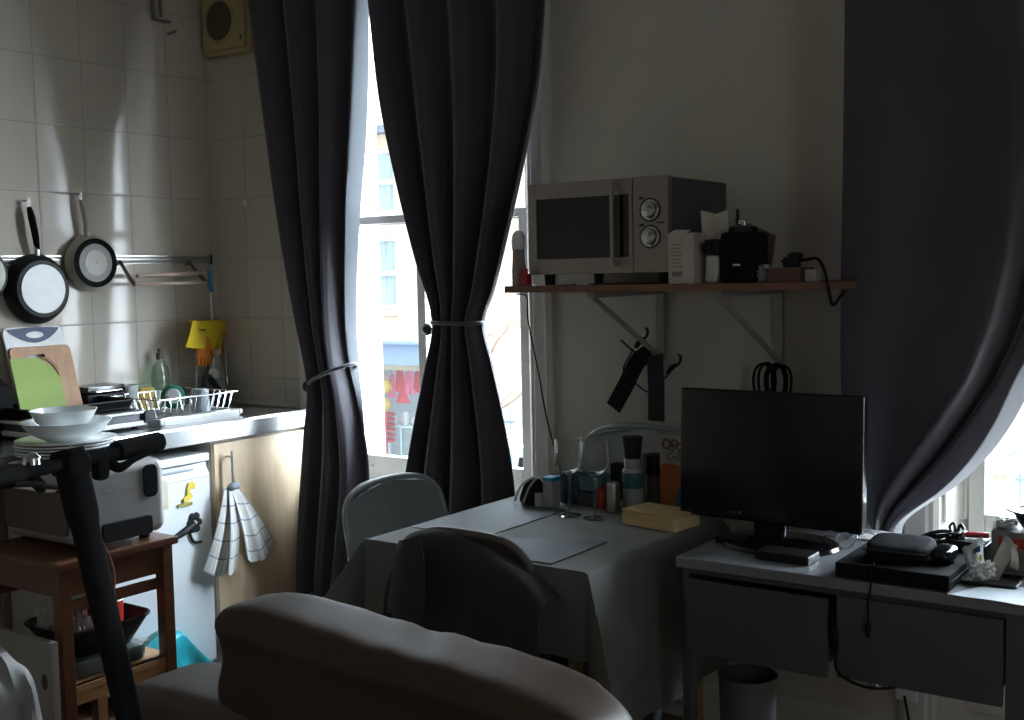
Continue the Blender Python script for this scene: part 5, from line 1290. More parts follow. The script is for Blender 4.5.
# ------------------------------------------------------------------ chairs
M['chairpaint'] = mat('pale_grey_steel', (.30, .335, .335), .38, .1, vary=.04)
M['chairdark'] = mat('worn_brown_steel', (.10, .085, .078), .4, .2)
def folding_chair(lab, loc, rz, top, mm, w=.215, grp='folding chairs at the table'):
    t = thing('folding_chair', lab, 'chair', loc, grp, rz)
    pb = lambda x, z: -.13 - .09 * (z - .45) / (top - .45)        # y of the back at a height
    hw = lambda x: x
    n = 14; P = [(w, .21, 0), (w + .002, .06, .25), (w, -.13, .45), (w * .98, pb(0, top - .16), top - .16)]
    arch = [(w * .96 * math.copysign(abs(math.cos(a)) ** .62, math.cos(a)), pb(0, top - .11 + .11 * math.sin(a) ** .8) - .02 * (1 - abs(math.cos(a))), top - .11 + .11 * math.sin(a) ** .8) for a in [PI * i / n for i in range(1, n)]]
    path = P + arch + [(-x, y, z) for x, y, z in reversed(P)]
    b = bm_(); tube(b, path, .0115, 10, 3); obj('back_frame', b, mm, t, local=True)
    def bp(u, v):
        z = top - .20 + .20 * v; a = u * 2 - 1
        k = 1 if v < .45 else math.sqrt(max(0, 1 - ((v - .45) / .56) ** 2.6))
        x = a * w * .965 * (k ** .8 if k > 0 else 0); 
        zz = z - .004
        return V((x, pb(0, zz) - .022 * (1 - a * a) + .004, zz))
    b = bm_(); sheet(b, bp, 20, 14, .004); obj('backrest', b, mm, t, local=True, sharp=60)
    b = bm_(); pr = [(-.19, -.17), (-.20, .0), (-.19, .17), (-.12, .205), (.12, .205), (.19, .17), (.20, 0), (.19, -.17), (.12, -.19), (-.12, -.19)]
    prism(b, pr, .428, .446, 'z', r=.004); obj('seat', b, mm, t, local=True)
    for s in (-1, 1):
        b = bm_(); tube(b, [(s * (w - .025), .08, .428), (s * (w - .022), -.10, .22), (s * (w - .018), -.27, 0)], .0105, 10, 3); obj('rear_leg', b, mm, t, local=True)
        b = bm_(); lathe(b, [(0, 0), (.016, 0), (.016, .02), (.012, .03), (0, .03)], (s * (w - .018), -.27, 0), 14); lathe(b, [(0, 0), (.016, 0), (.016, .02), (.012, .03), (0, .03)], (s * w, .21, 0), 14); obj('foot', b, M['rubber'], t, local=True)
    b = bm_(); tube(b, [(-(w - .02), -.19, .12), ((w - .02), -.19, .12)], .007, 8, 1); obj('stretcher', b, mm, t, local=True)
    b = bm_(); tube(b, [(-w, .16, .11), (w, .16, .11)], .007, 8, 1); obj('stretcher', b, mm, t, local=True)
    return t
folding_chair('pale grey metal folding chair at the left side of the table by the curtains', (1.715, -.632, 0), -PI / 2, .812, M['chairpaint'], .232)
folding_chair('tall pale metal chair against the wall behind the table, under the straps', (2.125, -.385, 0), PI, .957, M['chairpaint'])
folding_chair('metal folding chair in front of the table with a dark jacket over its back', (2.128, -.845, 0), 0, .806, M['chairdark'], .180)
# jacket over the front chair
M['jacket'] = mat('dark_brown_jacket', (.026, .020, .018), .8, vary=.12, scale=20, bump=.2, bscale=200, sheen=.15)
JT = [at(px, py, 'y', -1.12) for px, py in ((389, 578), (394, 556), (401, 541), (416, 534), (440, 534), (470, 547), (500, 566), (525, 586), (541, 606))]
JT = smooth_path(JT, 6); nJ = len(JT) - 1
def jk(u, v):
    p = JT[int(round(u * nJ))]
    if v < .25:         # far side, under the top edge
        k = 1 - v / .25; return V((p.x - .09 * u ** 3 * k, -1.03 + .01 * k, p.z - (.28 * (1 - u * u) + .01) * k - .004))
    k = (v - .25) / .75
    drop = p.z - .20
    fold = (.016 * math.sin(15 * u + 1) * min(1, 3 * k) + .010 * math.sin(31 * u)) * min(1, 6 * (1 - u))
    return V((p.x + .03 * (u - .5) * k, -1.10 - .03 * math.sin(min(1, k * 8) * PI / 2) - .03 * k - fold * k, p.z - drop * k + .008 * math.sin(min(1, k * 8) * PI)))
b = bm_(); sheet(b, jk, nJ, 40, .006)
t = thing('jacket', 'dark brown jacket hung over the back of the front folding chair', 'jacket', (2.13, -1.12, .2))
obj('body', b, M['jacket'], t, sharp=75)
b = bm_(); L0 = [at(401, 541, 'y', -1.145), at(395, 556, 'y', -1.165), at(392, 580, 'y', -1.18), at(388, 612, 'y', -1.19)]
L1 = [at(420, 537, 'y', -1.150), at(424, 556, 'y', -1.178), at(425, 580, 'y', -1.195), at(424, 618, 'y', -1.205)]
S0, S1 = smooth_path(L0, 6), smooth_path(L1, 6)
sheet(b, lambda u, v: S0[int(round(v * 18))].lerp(S1[int(round(v * 18))], u) + V((0, -.014 * math.sin(PI * u), 0)), 8, 18, .005); obj('lapel', b, M['jacket'], t, sharp=75)

# ------------------------------------------------------------------ desk
DT = .74
M['desk'] = mat('grey_desk_paint', (.085, .087, .098), .5, vary=.05)
M['drawer'] = mat('grey_drawer_front', (.080, .080, .088), .5, vary=.05)
t = thing('desk', 'grey painted desk with two drawers under the monitor', 'desk', (3.0, -.52, 0))
dx0, dx1, dy0, dy1 = 2.562, 3.50, -.795, -.335
b = bm_(); box(b, dx0, dx1, dy0, dy1, DT - .026, DT, .003); obj('desktop', b, mat('grey_desk_top', (.20, .21, .225), .32, vary=.05), t)
for x in (2.572, 3.325):
    for y in (dy0 + .015, dy1 - .055):
        b = bm_(); box(b, x, x + (.048 if x > 3 else .02), y, y + .042, 0, DT - .026, .002); obj('leg', b, M['desk'], t)
b = bm_(); box(b, 2.592, 3.325, dy0 + .018, dy0 + .034, .698, DT - .026); box(b, 2.592, 3.325, dy1 - .035, dy1 - .02, .50, DT - .026); box(b, 2.575, 2.588, dy0 + .057, dy1 - .055, .50, DT - .026); box(b, 3.335, 3.35, dy0 + .057, dy1 - .055, .50, DT - .026); box(b, 2.954, 2.962, dy0 + .04, dy1 - .04, .53, .70)
obj('frame', b, M['desk'], t)
def drawer(x0, x1, z0, z1, pull):
    b = bm_(); y = dy0 + .016 - pull
    box(b, x0, x1, y - .016, y, z0, z1, .002)
    box(b, x0 + .012, x0 + .022, y, y + .42, z0 + .02, z1 - .03); box(b, x1 - .022, x1 - .012, y, y + .42, z0 + .02, z1 - .03); box(b, x0 + .022, x1 - .022, y, y + .42, z0 + .02, z0 + .028); box(b, x0 + .022, x1 - .022, y + .41, y + .42, z0 + .02, z1 - .03)
    return obj('drawer', b, M['drawer'], t)
drawer(2.594, 2.948, .508, .690, .010)
drawer(2.967, 3.322, .512, .700, .0)
# monitor
mc = V((2.668, -.515, 0)); Rm = Matrix.Translation(mc) @ Matrix.Rotation(math.radians(-2.5), 4, 'Z') @ Matrix.Rotation(math.radians(-2), 4, 'X')
t = thing('monitor', 'black computer monitor on the desk, its screen dark', 'monitor', (mc.x, mc.y, DT))
b = bm_(); box(b, -.257, .257, 0, .035, .775, 1.122, .006, 3, M=Rm); box(b, -.18, .18, .033, .06, .84, 1.06, .015, 3, M=Rm); obj('housing', b, M['blackgloss'], t)
b = bm_(); box(b, -.238, .238, -.0012, .001, .815, 1.104, M=Rm); obj('screen', b, mat('dark_screen', (.006, .006, .008), .16), t)
b = bm_(); box(b, -.105, -.101, -.0015, .0, .793, .799, M=Rm); box(b, -.096, -.090, -.0015, .0, .792, .800, M=Rm); box(b, -.082, -.072, -.0015, .0, .792, .800, M=Rm); obj('badge', b, mat('faint_grey', (.10, .10, .10), .4), t)
b = bm_(); box(b, -.045, .045, .02, .045, .752, .83, .004, M=Rm); obj('neck', b, M['blackgloss'], t)
b = bm_(); Ms = Matrix.Translation(V((2.735, -.560, DT))) @ Matrix.Diagonal(V((1, .80, 1, 1))); lathe(b, [(0, 0), (.150, 0), (.154, .004), (.150, .012), (.05, .018), (0, .018)], n=44, M=Ms); obj('base', b, M['blackgloss'], t)
b = bm_(); box(b, 2.74, 2.875, -.725, -.65, DT, DT + .022, .004); lathe(b, [(0, 0), (.003, 0), (.003, .002), (0, .002)], (2.84, -.725, DT + .012), 8, (0, -1, 0))
single('black_case', b, M['nonstick'], 'flat black case on the desk in front of the monitor foot', 'case', (2.81, -.69, DT))
b = bm_(); box(b, 2.585, 2.66, -.62, -.56, DT, DT + .018, .004)
single('card_reader', b, M['black'], 'small flat black box on the desk at the left of the monitor foot', 'box', (2.62, -.59, DT))

# right half of the desk
t = thing('media_player', 'wide flat black media player at the front of the desk, right of the monitor', 'media player', (3.09, -.68, DT))
b = bm_(); box(b, 2.962, 3.212, -.79, -.565, DT + .003, DT + .037, .003); obj('body', b, M['matte'], t)
b = bm_(); box(b, 3.2115, 3.213, -.78, -.575, DT + .019, DT + .022); obj('groove', b, M['steel'], t)
for x in (2.98, 3.19):
    for y in (-.77, -.585):
        b = bm_(); cyl(b, (x, y, DT), (x, y, DT + .004), .008, n=10); obj('foot', b, M['rubber'], t)
z = DT + .0375
t = thing('zip_case', 'lumpy black case lying on the media player', 'case', (3.08, -.66, z))
def cj(w, q): return V((w.x, w.y, w.z + (.006 * math.sin(22 * w.x) + .004 * math.sin(37 * w.y)) * (w.z > z + .012)))
b = bm_(); pillow(b, 3.005, 3.150, -.745, -.615, z, z + .050, 3, 10, cj); obj('body', b, M['webbing'], t)
b = bm_(); tube(b, [(3.01, -.742, z + .024), (3.08, -.748, z + .026), (3.148, -.738, z + .024)], .0025, 6); obj('zip', b, M['black'], t)
b = bm_(); pillow(b, 3.142, 3.196, -.712, -.618, z, z + .036, 2.6, 9)
single('computer_mouse', b, M['blackgloss'], 'glossy black mouse on the media player beside the lumpy case', 'mouse', (3.17, -.665, z))
t = thing('eyeglasses', 'wire framed eyeglasses lying on the desk at the monitor corner', 'glasses', tuple(at(850, 545, 'z', DT)))
p = at(845, 545, 'z', DT + .01); q = at(868, 543, 'z', DT + .01); ax = (q - p).normalized(); ay = V((-ax.y, ax.x, 0))
b = bm_()
for c in (p, p + ax * .062):
    tube(b, [c + ax * .025 * math.cos(a) + ay * .006 * math.sin(a) + V((0, 0, .012 + .019 * math.sin(a))) for a in [2 * PI * i / 14 for i in range(14)]], .0018, 6, 3, closed=True)
tube(b, [p + ax * .025 + V((0, 0, .016)), p + ax * .031 + V((0, 0, .021)), p + ax * .037 + V((0, 0, .016))], .0015, 6); obj('rims', b, M['chrome'], t)
b = bm_()
for c, s in ((p - ax * .025, 0), (p + ax * .087, 1)): tube(b, [c + V((0, 0, .018)), c + ay * .05 + V((0, 0, .014)), c + ay * .11 + V((0, 0, -.006))], .0016, 6)
obj('temples', b, M['chrome'], t)
b = bm_(); p0 = at(882, 538, 'z', DT + .002)
sheet(b, lambda u, v: V((p0.x - .075 + .15 * u, p0.y - .04 + .11 * v, DT + .001 + .004 * math.sin(3 * u + 4 * v) ** 2)), 8, 8, .0008)
single('white_sheet', b, wp, 'loose white paper on the desk behind the eyeglasses', 'paper', (p0.x, p0.y, DT + .001))
t = thing('gadget_box', 'small black box standing behind the mouse on the desk', 'box', (3.185, -.52, DT))
b = bm_(); box(b, 3.135, 3.232, -.555, -.475, DT, DT + .055, .003); obj('body', b, M['black'], t)
b = bm_(); box(b, 3.14, 3.227, -.55, -.48, DT + .0555, DT + .060, .002); obj('lid', b, M['nonstick'], t)
zb2 = DT + .0605
t = thing('bulldog_clip', 'black clip thing standing on the small black box beside the red lighter', 'clip', (3.155, -.515, zb2))
b = bm_(); prism(b, [(3.140, zb2), (3.170, zb2), (3.165, zb2 + .014), (3.145, zb2 + .014)], -.535, -.50, 'y'); tube(b, [(3.147, -.52, zb2 + .013), (3.143, -.52, zb2 + .026), (3.152, -.52, zb2 + .034), (3.156, -.52, zb2 + .014)], .003, 6); tube(b, [(3.158, -.51, zb2 + .013), (3.166, -.51, zb2 + .03), (3.172, -.51, zb2 + .02)], .004, 6); obj('body', b, M['black'], t)
b = bm_(); tube(b, [(3.176, -.512, zb2 + .009), (3.226, -.500, zb2 + .009)], .009, 14, 1, flat=(1, .75)); t = thing('lighter', 'red lighter lying on the small black box on the desk', 'lighter', (3.2, -.506, zb2)); obj('body', b, mat('red_lighter', (.40, .02, .05), .3), t)
b = bm_(); box(b, 3.168, 3.178, -.522, -.502, zb2, zb2 + .016, .002); obj('head', b, M['steel'], t)
t = thing('cable_tangle', 'shiny tangle of black cable on the desk behind the lumpy case', 'cable', tuple(at(920, 545, 'z', DT)))
rn = random.Random(11)
for k in range(5):
    c = V((3.055 + .02 * k * .8, -.545 + .006 * k, DT + .012 + .009 * k)); a1, r = rn.uniform(0, 3), .026 + .008 * rn.random(); til = V((.3 * math.cos(a1), .3 * math.sin(a1), 0))
    b = bm_(); tube(b, [c + V((r * 1.5 * math.cos(a), r * math.sin(a), .012 + til.x * r * math.cos(a) + .014 * math.sin(a + a1))) for a in [2 * PI * i / 10 for i in range(10)]], .0045, 8, 4, closed=True); obj('loop', b, M['blackgloss'], t)
b = bm_(); tube(b, [(3.03, -.55, DT + .02), (3.06, -.552, DT + .05), (3.12, -.54, DT + .045)], .006, 8); obj('plug', b, M['chrome'], t)
# carton with red label, black bowl, packets
t = thing('red_label_carton', 'grey carton with a red label on the desk near the right window', 'carton', (3.30, -.46, DT))
b = bm_(); box(b, 3.236, 3.40, -.522, -.40, DT, DT + .088, .002); obj('box', b, mat('grey_carton', (.20, .175, .17), .7), t)
b = bm_(); box(b, 3.252, 3.262, -.5228, -.521, DT + .052, DT + .078); box(b, 3.285, 3.325, -.5228, -.521, DT + .050, DT + .074); obj('red_label', b, mat('red_label', (.45, .03, .025), .6), t)
b = bm_(); box(b, 3.31, 3.36, -.5228, -.521, DT + .015, DT + .034); obj('grey_print', b, M['grey'], t)
c = (3.345, -.47, DT + .0885); b = bm_(); lathe(b, [(0, 0), (.045, 0), (.052, .006), (.072, .040), (.086, .046), (.086, .050), (.068, .047), (.045, .010), (0, .008)], c, 36)
t = thing('black_bowl', 'black flared bowl on top of the carton by the right window', 'bowl', c); obj('bowl', b, M['nonstick'], t)
b = bm_(); lathe(b, [(0, .040), (.066, .040), (.0675, .042), (.05, .048), (0, .050)], c, 30); obj('paper_liner', b, wp, t)
crumple('crumpled white tissue at the left end of the red labelled carton', (3.258, -.47, DT + .0885), (.020, .03, .010), wp, 15, 'tissue', 'tissue', 'crumpled tissues on the desk')
t = thing('black_tray', 'small black tray on the desk holding snack packets', 'tray', (3.27, -.65, DT))
b = bm_(); prism(b, rrect(3.212, 3.325, -.70, -.60, .012), DT, DT + .005, 'z'); tube(b, [V((x, y, DT + .006)) for x, y in rrect(3.212, 3.325, -.70, -.60, .012)], .004, 6, 1, closed=True); obj('tray', b, M['black'], t)
zt = DT + .0085
t = thing('snack_packet', 'opened white foil snack packet with blue and yellow print leaning on the tray', 'packet', (3.23, -.65, zt))
a0, a1, a2, a3 = at(962, 549, 'y', -.63), at(982, 536, 'y', -.61), at(985, 570, 'y', -.655), at(972, 577, 'y', -.675)
b = bm_(); sheet(b, lambda u, v: (a0 * (1 - u) + a1 * u) * (1 - v) + (a3 * (1 - u) + a2 * u) * v + V((0, -.008 * math.sin(PI * u) + .004 * math.sin(9 * v), .003 * math.sin(11 * u))), 10, 12, .0015); obj('foil', b, mat('white_foil', (.62, .64, .62), .3, vary=.1), t, sharp=25)
def patch(u0, u1, v0, v1, mm, nm):
    b = bm_(); sheet(b, lambda u, v: (a0 * (1 - (u0 + (u1 - u0) * u)) + a1 * (u0 + (u1 - u0) * u)) * (1 - (v0 + (v1 - v0) * v)) + (a3 * (1 - (u0 + (u1 - u0) * u)) + a2 * (u0 + (u1 - u0) * u)) * (v0 + (v1 - v0) * v) + V((0, -.011, 0)), 4, 4, .001); obj(nm, b, mm, t)
patch(.55, .92, .22, .40, mat('blue_foil', (.03, .08, .25), .4), 'blue_print'); patch(.55, .95, .50, .72, mat('yellow_foil', (.50, .38, .03), .4), 'yellow_print')
crumple('crumpled white tissue lying on the black tray in the snack packet', (3.253, -.672, zt), (.024, .018, .020), mat('tissue_white', (.60, .61, .58), .8), 41, 'tissue', 'tissue', 'crumpled tissues on the desk')
f0, f1, f2, f3 = at(1003, 538, 'y', -.60), at(1007, 536, 'y', -.60), at(1019, 571, 'y', -.655), at(1010, 566, 'y', -.65)
b = bm_(); sheet(b, lambda u, v: (f0 * (1 - u) + f1 * u) * (1 - v) + (f3 * (1 - u) + f2 * u) * v + V((.010 * math.sin(PI * v), .006 * math.sin(6 * v), 0)), 6, 12, .0015)
g0, g1 = at(1003, 540, 'y', -.605), at(986, 577, 'y', -.66)
sheet(b, lambda u, v: g0.lerp(g1, v) + V((.030 * u * (1 - .3 * v), .01 * u, -.012 * u)) + V((0, -.006 * math.sin(PI * v), 0)), 6, 10, .0015)
single('torn_wrapper', b, mat('grey_brown_wrapper', (.34, .31, .27), .5, vary=.3), 'torn folded wrapper standing like a tent on the black tray', 'wrapper', (3.29, -.64, zt), sharp=25)
e0, e1, e2, e3 = at(949, 595, 'z', DT + .001), at(1030, 607, 'z', DT + .001), at(1030, 588, 'z', DT + .001), at(988, 586, 'z', DT + .001)
b = bm_(); sheet(b, lambda u, v: (e0 * (1 - u) + e1 * u) * (1 - v) + (e3 * (1 - u) + e2 * u) * v + V((0, .002, .0006 + .0015 * math.sin(5 * u + 2) ** 2)), 12, 4, .0006)
single('flat_sheet', b, mat('pale_paper', (.46, .50, .53), .5), 'pale sheet of paper on the front right of the desk below the tray', 'paper', tuple(e0.lerp(e2, .5)))
t = thing('usb_cable', 'thin black cable with a plug hanging down over the desk drawer', 'cable', tuple(at(868, 630, 'y', -.80)))
b = bm_(); tube(b, [at(870, 545, 'z', DT + .04), (3.045, -.77, DT + .041), (3.046, -.797, DT + .036), (3.047, -.802, DT - .01), at(868, 600, 'y', -.804), at(868, 622, 'y', -.804)], .0022, 6); obj('wire', b, M['rubber'], t)
b = bm_(); q = at(868, 628, 'y', -.804); box(b, q.x - .006, q.x + .006, q.y - .004, q.y + .004, q.z - .012, q.z + .012, .002); box(b, q.x - .004, q.x + .004, q.y - .002, q.y + .002, q.z - .022, q.z - .012); obj('plug', b, M['black'], t)
t = thing('trailing_cable', 'black cord looping down from the gap between the desk drawers', 'cord', tuple(at(850, 682, 'y', -.79)))
b = bm_(); tube(b, [(2.957, -.70, .66), (2.957, -.79, .655), at(837, 640, 'y', -.803), at(836, 668, 'y', -.803), at(850, 681, 'y', -.80), at(872, 688, 'y', -.78), at(900, 686, 'y', -.74), at(925, 672, 'y', -.60)], .0035, 8); obj('wire', b, M['rubber'], t)
b = bm_(); q = at(834, 634, 'y', -.803); pillow(b, q.x - .006, q.x + .010, q.y - .008, q.y + .006, q.z - .016, q.z + .012, 3, 5); obj('clip', b, M['black'], t)
c = (2.665, -.60, 0); b = bm_(); lathe(b, [(0, 0), (.060, 0), (.063, .004), (.074, .40), (.077, .406), (.072, .406), (.060, .012), (0, .01)], c, 36)
single('waste_bin', b, mat('dull_bin', (.15, .155, .17), .5), 'white waste bin on the floor under the left half of the desk', 'bin', c)
t = thing('floor_cable', 'loose cable lying on the floor under the desk', 'cable', (2.95, -.35, 0))
b = bm_(); tube(b, [(2.90, -.05, .22), (2.93, -.06, .10), (3.0, -.12, .006), (3.05, -.25, .006), (2.95, -.35, .006), (3.1, -.42, .006)], .004, 8); obj('wire', b, M['rubber'], t)
b = bm_(); box(b, 2.87, 2.93, -.035, 0, .20, .26, .004); obj('plug', b, M['white'], t)

# ------------------------------------------------------------------ sofa, seen from behind
M['sofa'] = mat('brown_grey_leather', (.064, .040, .028), .5, spec=.18, vary=.12, scale=7, bump=.04, bscale=60)
M['sofa2'] = mat('brown_grey_upholstery', (.058, .038, .028), .55, vary=.12, scale=9, bump=.05, bscale=80)
t = thing('sofa', 'brown grey sofa with a puffy back cushion in the foreground, its back to the camera', 'sofa', (2.5, -1.5, 0))
def backj(w, q): return V((w.x, w.y + .012 * math.sin(5 * w.x) * (w.z - .1), w.z))
b = bm_(); pillow(b, 1.735, 3.22, -1.845, -1.615, .06, .602, 9, 16, backj); obj('back_frame', b, M['sofa2'], t)
b = bm_(); pillow(b, 1.80, 3.18, -1.63, -1.21, .22, .42, 8, 12); obj('seat_cushion', b, M['sofa'], t)
b = bm_(); box(b, 1.78, 3.20, -1.62, -1.22, .08, .22, .02); obj('base', b, M['sofa2'], t)
for x in (1.82, 3.14):
    for y in (-1.78, -1.27):
        b = bm_(); cyl(b, (x, y, 0), (x, y, .09), .022, .028, 14); obj('leg', b, M['black'], t)
def cush(w, q):
    s = (w.x - 2.49) / .48
    top = max(0, q.z)
    w = w.copy()
    w.z += -.036 * top * max(0, min(1, (s + .9) / .9)) - .020 * top * max(0, s) ** 2 - .004 * top * max(0, -s - .5) 
    w.z += top * .0035 * math.sin(52 * w.x + 30 * w.y) * math.exp(-((s - .05) / .42) ** 2) 
    if q.y < .2: w.y += -.005 * math.exp(-((q.z - .62) / .14) ** 2) + .004 * math.exp(-((q.z - .76) / .05) ** 2)
    w.y += -.05 * max(0, s) ** 2 * .8 + (.010 * math.sin(26 * w.z + 5 * w.x)) * max(0, abs(s) - .75) * 3
    w.x += .012 * math.sin(38 * w.z) * (1 if q.x < -.9 else .0) + .010 * math.sin(60 * w.z + 20 * w.y) * (1 if q.x > .85 else 0)
    return w
b = bm_(); pillow(b, 2.055, 2.950, -1.835, -1.640, .50, .818, 6.0, 26, cush); cu = obj('back_cushion', b, M['sofa'], t, sharp=60)
b = bm_(); sp = [(x, -1.833 - .05 * max(0, (x - 2.48) / .53) ** 2 * .8, .768 - .034 * max(0, min(1, ((x - 2.49) / .48 + .9) / .9)) - .016 * max(0, (x - 2.49) / .48) ** 2) for x in [2.15 + .70 * i / 12 for i in range(13)]]
tube(b, sp, .0042, 6); obj('seam', b, M['sofa2'], cu)
b = bm_(); q = V((2.885, -1.872, .690)); lathe(b, [(.010, 0), (.016, 0), (.017, .004), (.013, .006), (.010, .003)], q, 18, (0, -1, .15)); lathe(b, [(0, 0), (.010, 0), (.009, .003), (0, .004)], q, 16, (0, -1, .15)); obj('button', b, M['sofa2'], cu)

# ------------------------------------------------------------------ electric scooter parked beside the sofa
Ctop = V((1.903, -2.011, 1.10)); bx = V((-.079, .271, 0)).normalized(); low = V((2.108, -1.951, .13))
sd = (low - Ctop).normalized(); fw = V((bx.y, -bx.x, 0))          # fw: the way the scooter points
t = thing('electric_scooter', 'black electric scooter leaning in the left foreground, handlebars up', 'scooter', (1.85, -2.03, 0))
b = bm_(); tube(b, [Ctop + sd * .02, Ctop + sd * .10, Ctop + sd * .13, Ctop + sd * .5, low], [.032, .032, .027, .025, .029], 12, 1, flat=(1.0, .9)); obj('stem', b, M['matte'], t)
b = bm_(); tube(b, [Ctop + sd * .035, Ctop - sd * .025], .031, 14, 1); pillow(b, Ctop.x - .035, Ctop.x + .035, Ctop.y - .03, Ctop.y + .03, Ctop.z - .03, Ctop.z + .022, 4, 6); obj('display_head', b, M['matte'], t)
b = bm_(); tube(b, [Ctop + bx * .27, Ctop, Ctop - bx * .27], .0135, 12, 1); hb = obj('handlebar', b, M['matte'], t)
for s in (1, -1):
    b = bm_(); tube(b, [Ctop + bx * s * .135, Ctop + bx * s * .15, Ctop + bx * s * .26, Ctop + bx * s * .275], [.020, .0215, .0205, .021], 14, 1); obj('grip', b, M['rubber'], hb)
    b = bm_(); tube(b, [Ctop + bx * s * .105 + V((0, 0, -.012)), Ctop + bx * s * .11 + fw * .025 + V((0, 0, -.028)), Ctop + bx * s * .14 + fw * .04 + V((0, 0, -.016)), Ctop + bx * s * .20 + fw * .045 + V((0, 0, -.006))], [.012, .011, .006, .005], 8); obj('brake_lever', b, M['matte'], hb)
b = bm_(); pillow(b, -.014, .014, -.016, .016, -.05, .012, 4, 5, M=Matrix.Translation(Ctop + bx * .085)); obj('thumb_throttle', b, M['matte'], hb)
b = bm_(); q = Ctop - bx * .10 + V((0, 0, .012)); lathe(b, [(0, 0), (.017, 0), (.016, .012), (.008, .020), (0, .021)], q, 16); obj('bell', b, M['chrome'], hb)
b = bm_(); q = Ctop + bx * .034 - fw * .026; tube(b, [q + V((0, 0, .028)), q + V((.004, 0, 0)), q + sd * .05], [.003, .0035, .003], 6); obj('latch', b, M['chrome'], t)
b = bm_(); tube(b, [Ctop + bx * .05 + V((0, 0, -.01)), Ctop + bx * .036 + sd * .05, Ctop + bx * .036 + sd * .12 - fw * .01, Ctop + bx * .05 + sd * .22, Ctop + bx * .03 + sd * .30, Ctop + bx * .024 + sd * .5, Ctop + bx * .024 + sd * .7], .0028, 6); obj('brake_cable', b, M['redwood'], t)
b = bm_(); box(b, -.026, .026, -.03, .03, -.05, .03, .006, M=Matrix.Translation(Ctop + sd * .80)); tube(b, [Ctop + sd * .78 - fw * .03, Ctop + sd * .84 - fw * .036], .008, 8, 1); obj('folding_latch', b, M['matte'], t)
whc = V((low.x, low.y, .108)) + fw * .06
ra = low - fw * .78; ra.z = .108
def wheel(c):
    b = bm_(); lathe(b, [(.068, -.022), (.092, -.024), (.104, -.014), (.108, 0), (.104, .014), (.092, .024), (.068, .022), (.068, -.022)], c, 32, bx); w_ = obj('wheel', b, M['rubber'], t)
    b = bm_(); lathe(b, [(0, -.020), (.068, -.018), (.068, .018), (0, .020)], c, 24, bx); obj('hub', b, M['grey'], w_)
wheel(whc); wheel(ra)
b = bm_(); tube(b, [low + V((0, 0, .06)), low + fw * .05 + V((0, 0, .12)), whc + bx * .035 + V((0, 0, .06)), whc + bx * .035], [.02, .014, .012, .010], 8); tube(b, [low + V((0, 0, .06)), low + fw * .05 + V((0, 0, .12)), whc - bx * .035 + V((0, 0, .06)), whc - bx * .035], [.02, .014, .012, .010], 8); obj('fork', b, M['matte'], t)
b = bm_(); d0, d1 = low - fw * .10, low - fw * .66
pl = [d0 + bx * .05, d0 - bx * .05, d1 - bx * .075, d1 + bx * .075]; mid = d0.lerp(d1, .25)
prism(b, [(q.x, q.y) for q in (d0 + bx * .04, mid + bx * .078, d1 + bx * .075, d1 - bx * .075, mid - bx * .078, d0 - bx * .04)], .085, .135, 'z', r=.008); tube(b, [low + V((0, 0, .02)), low - fw * .06 + V((0, 0, -.012)), V((d0.x, d0.y, .11)) - fw * .03], [.026, .028, .026], 10); obj('deck', b, M['matte'], t)
b = bm_(); A3 = [ra + V((0, 0, 0)) + fw * .125 * math.cos(a) + V((0, 0, .125 * math.sin(a))) for a in [PI * .05 + PI * .8 * i / 8 for i in range(9)]]
n8 = len(A3) - 1; sheet(b, lambda u, v: A3[int(round(v * n8))] + bx * (u - .5) * .055, 4, n8, .003); obj('mudguard', b, M['matte'], t)
b = bm_(); tube(b, [V((d1.x, d1.y, .10)) + bx * .03, ra + bx * .034], .010, 8, 1); tube(b, [V((d1.x, d1.y, .10)) - bx * .03, ra - bx * .034], .010, 8, 1); tube(b, [V((mid.x, mid.y, .09)) - bx * .06, V((mid.x, mid.y, .05)) - bx * .11, V((mid.x, mid.y, .005)) - bx * .15], .008, 8); obj('stand', b, M['matte'], t)
# ------------------------------------------------------------------ light, camera, view
w = bpy.data.worlds.new('overcast_sky'); SC.world = w; w.use_nodes = True
nt = w.node_tree; bg = nt.nodes['Background']
tc = nt.nodes.new('ShaderNodeTexCoord'); sx = nt.nodes.new('ShaderNodeSeparateXYZ'); nt.links.new(tc.outputs['Generated'], sx.inputs[0])
r = nt.nodes.new('ShaderNodeValToRGB')
r.color_ramp.elements[0].position = 0.0; r.color_ramp.elements[0].color = (.84, .925, 1.0, 1)
r.color_ramp.elements[1].position = .7; r.color_ramp.elements[1].color = (.78, .89, 1.0, 1)
nt.links.new(sx.outputs['Z'], r.inputs['Fac']); nt.links.new(r.outputs['Color'], bg.inputs['Color'])
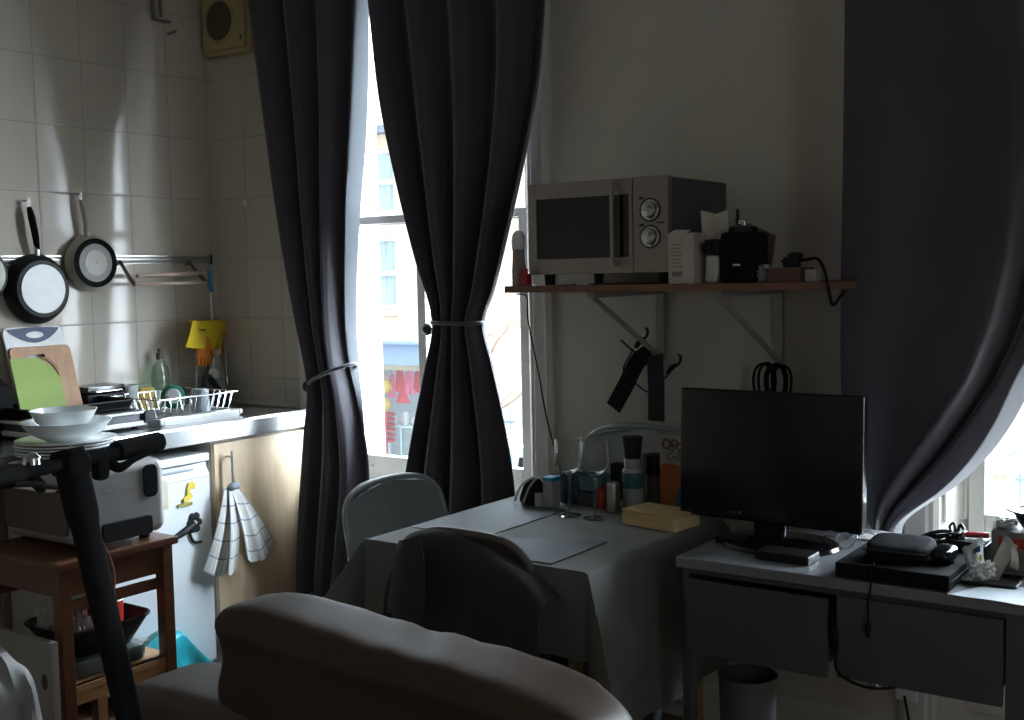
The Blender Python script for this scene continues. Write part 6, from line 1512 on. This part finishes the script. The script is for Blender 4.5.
# the sun sits behind cloud on the far side of the street, up to the right: that part of the sky is much the brightest
nv = nt.nodes.new('ShaderNodeVectorMath'); nv.operation = 'DOT_PRODUCT'; nt.links.new(tc.outputs['Generated'], nv.inputs[0]); nv.inputs[1].default_value = V((.46, .80, .42)).normalized()
mr = nt.nodes.new('ShaderNodeMapRange'); mr.interpolation_type = 'SMOOTHSTEP'; nt.links.new(nv.outputs['Value'], mr.inputs['Value'])
mr.inputs['From Min'].default_value = .10; mr.inputs['From Max'].default_value = .96; mr.inputs['To Min'].default_value = 2.0; mr.inputs['To Max'].default_value = 27.0
nt.links.new(mr.outputs['Result'], bg.inputs['Strength'])
for wd in (W1, W2, None):
    l = bpy.data.lights.new('window_portal', 'AREA'); l.shape = 'RECTANGLE'; l.size = wd['op'][1] - wd['op'][0] if wd else SY1 - SY0; l.size_y = ZT - ZS if wd else SZ1 - SZ0
    l.cycles.is_portal = True
    o = bpy.data.objects.new('window_portal', l); COL.objects.link(o)
    if wd is None:
        o.location = (RX + .19, (SY0 + SY1) / 2, (SZ0 + SZ1) / 2); o.rotation_euler = (math.radians(90), 0, math.radians(90)); continue
    o.location = ((wd['op'][0] + wd['op'][1]) / 2, .29, (ZS + ZT) / 2); o.rotation_euler = (math.radians(-90), 0, 0)

cd = bpy.data.cameras.new('camera'); cam = bpy.data.objects.new('camera', cd); COL.objects.link(cam)
R3 = Matrix((RIGHT, UP, -FWD)).transposed()
cam.matrix_world = Matrix.Translation(CAM) @ R3.to_4x4()
cd.sensor_fit = 'HORIZONTAL'; cd.sensor_width = 36.0; cd.lens = FPX / 1024 * 36.0; cd.clip_start = .05; cd.clip_end = 200
SC.camera = cam
vs = SC.view_settings; vs.view_transform = 'Standard'; vs.look = 'None'; vs.gamma = 1.0; vs.use_curve_mapping = False; vs.exposure = 0.72
cy = SC.cycles
cy.use_denoising = True; cy.max_bounces = 10; cy.diffuse_bounces = 6; cy.glossy_bounces = 4; cy.transparent_max_bounces = 16; cy.transmission_bounces = 6
cy.sample_clamp_indirect = 8.0; cy.caustics_reflective = False; cy.caustics_refractive = False
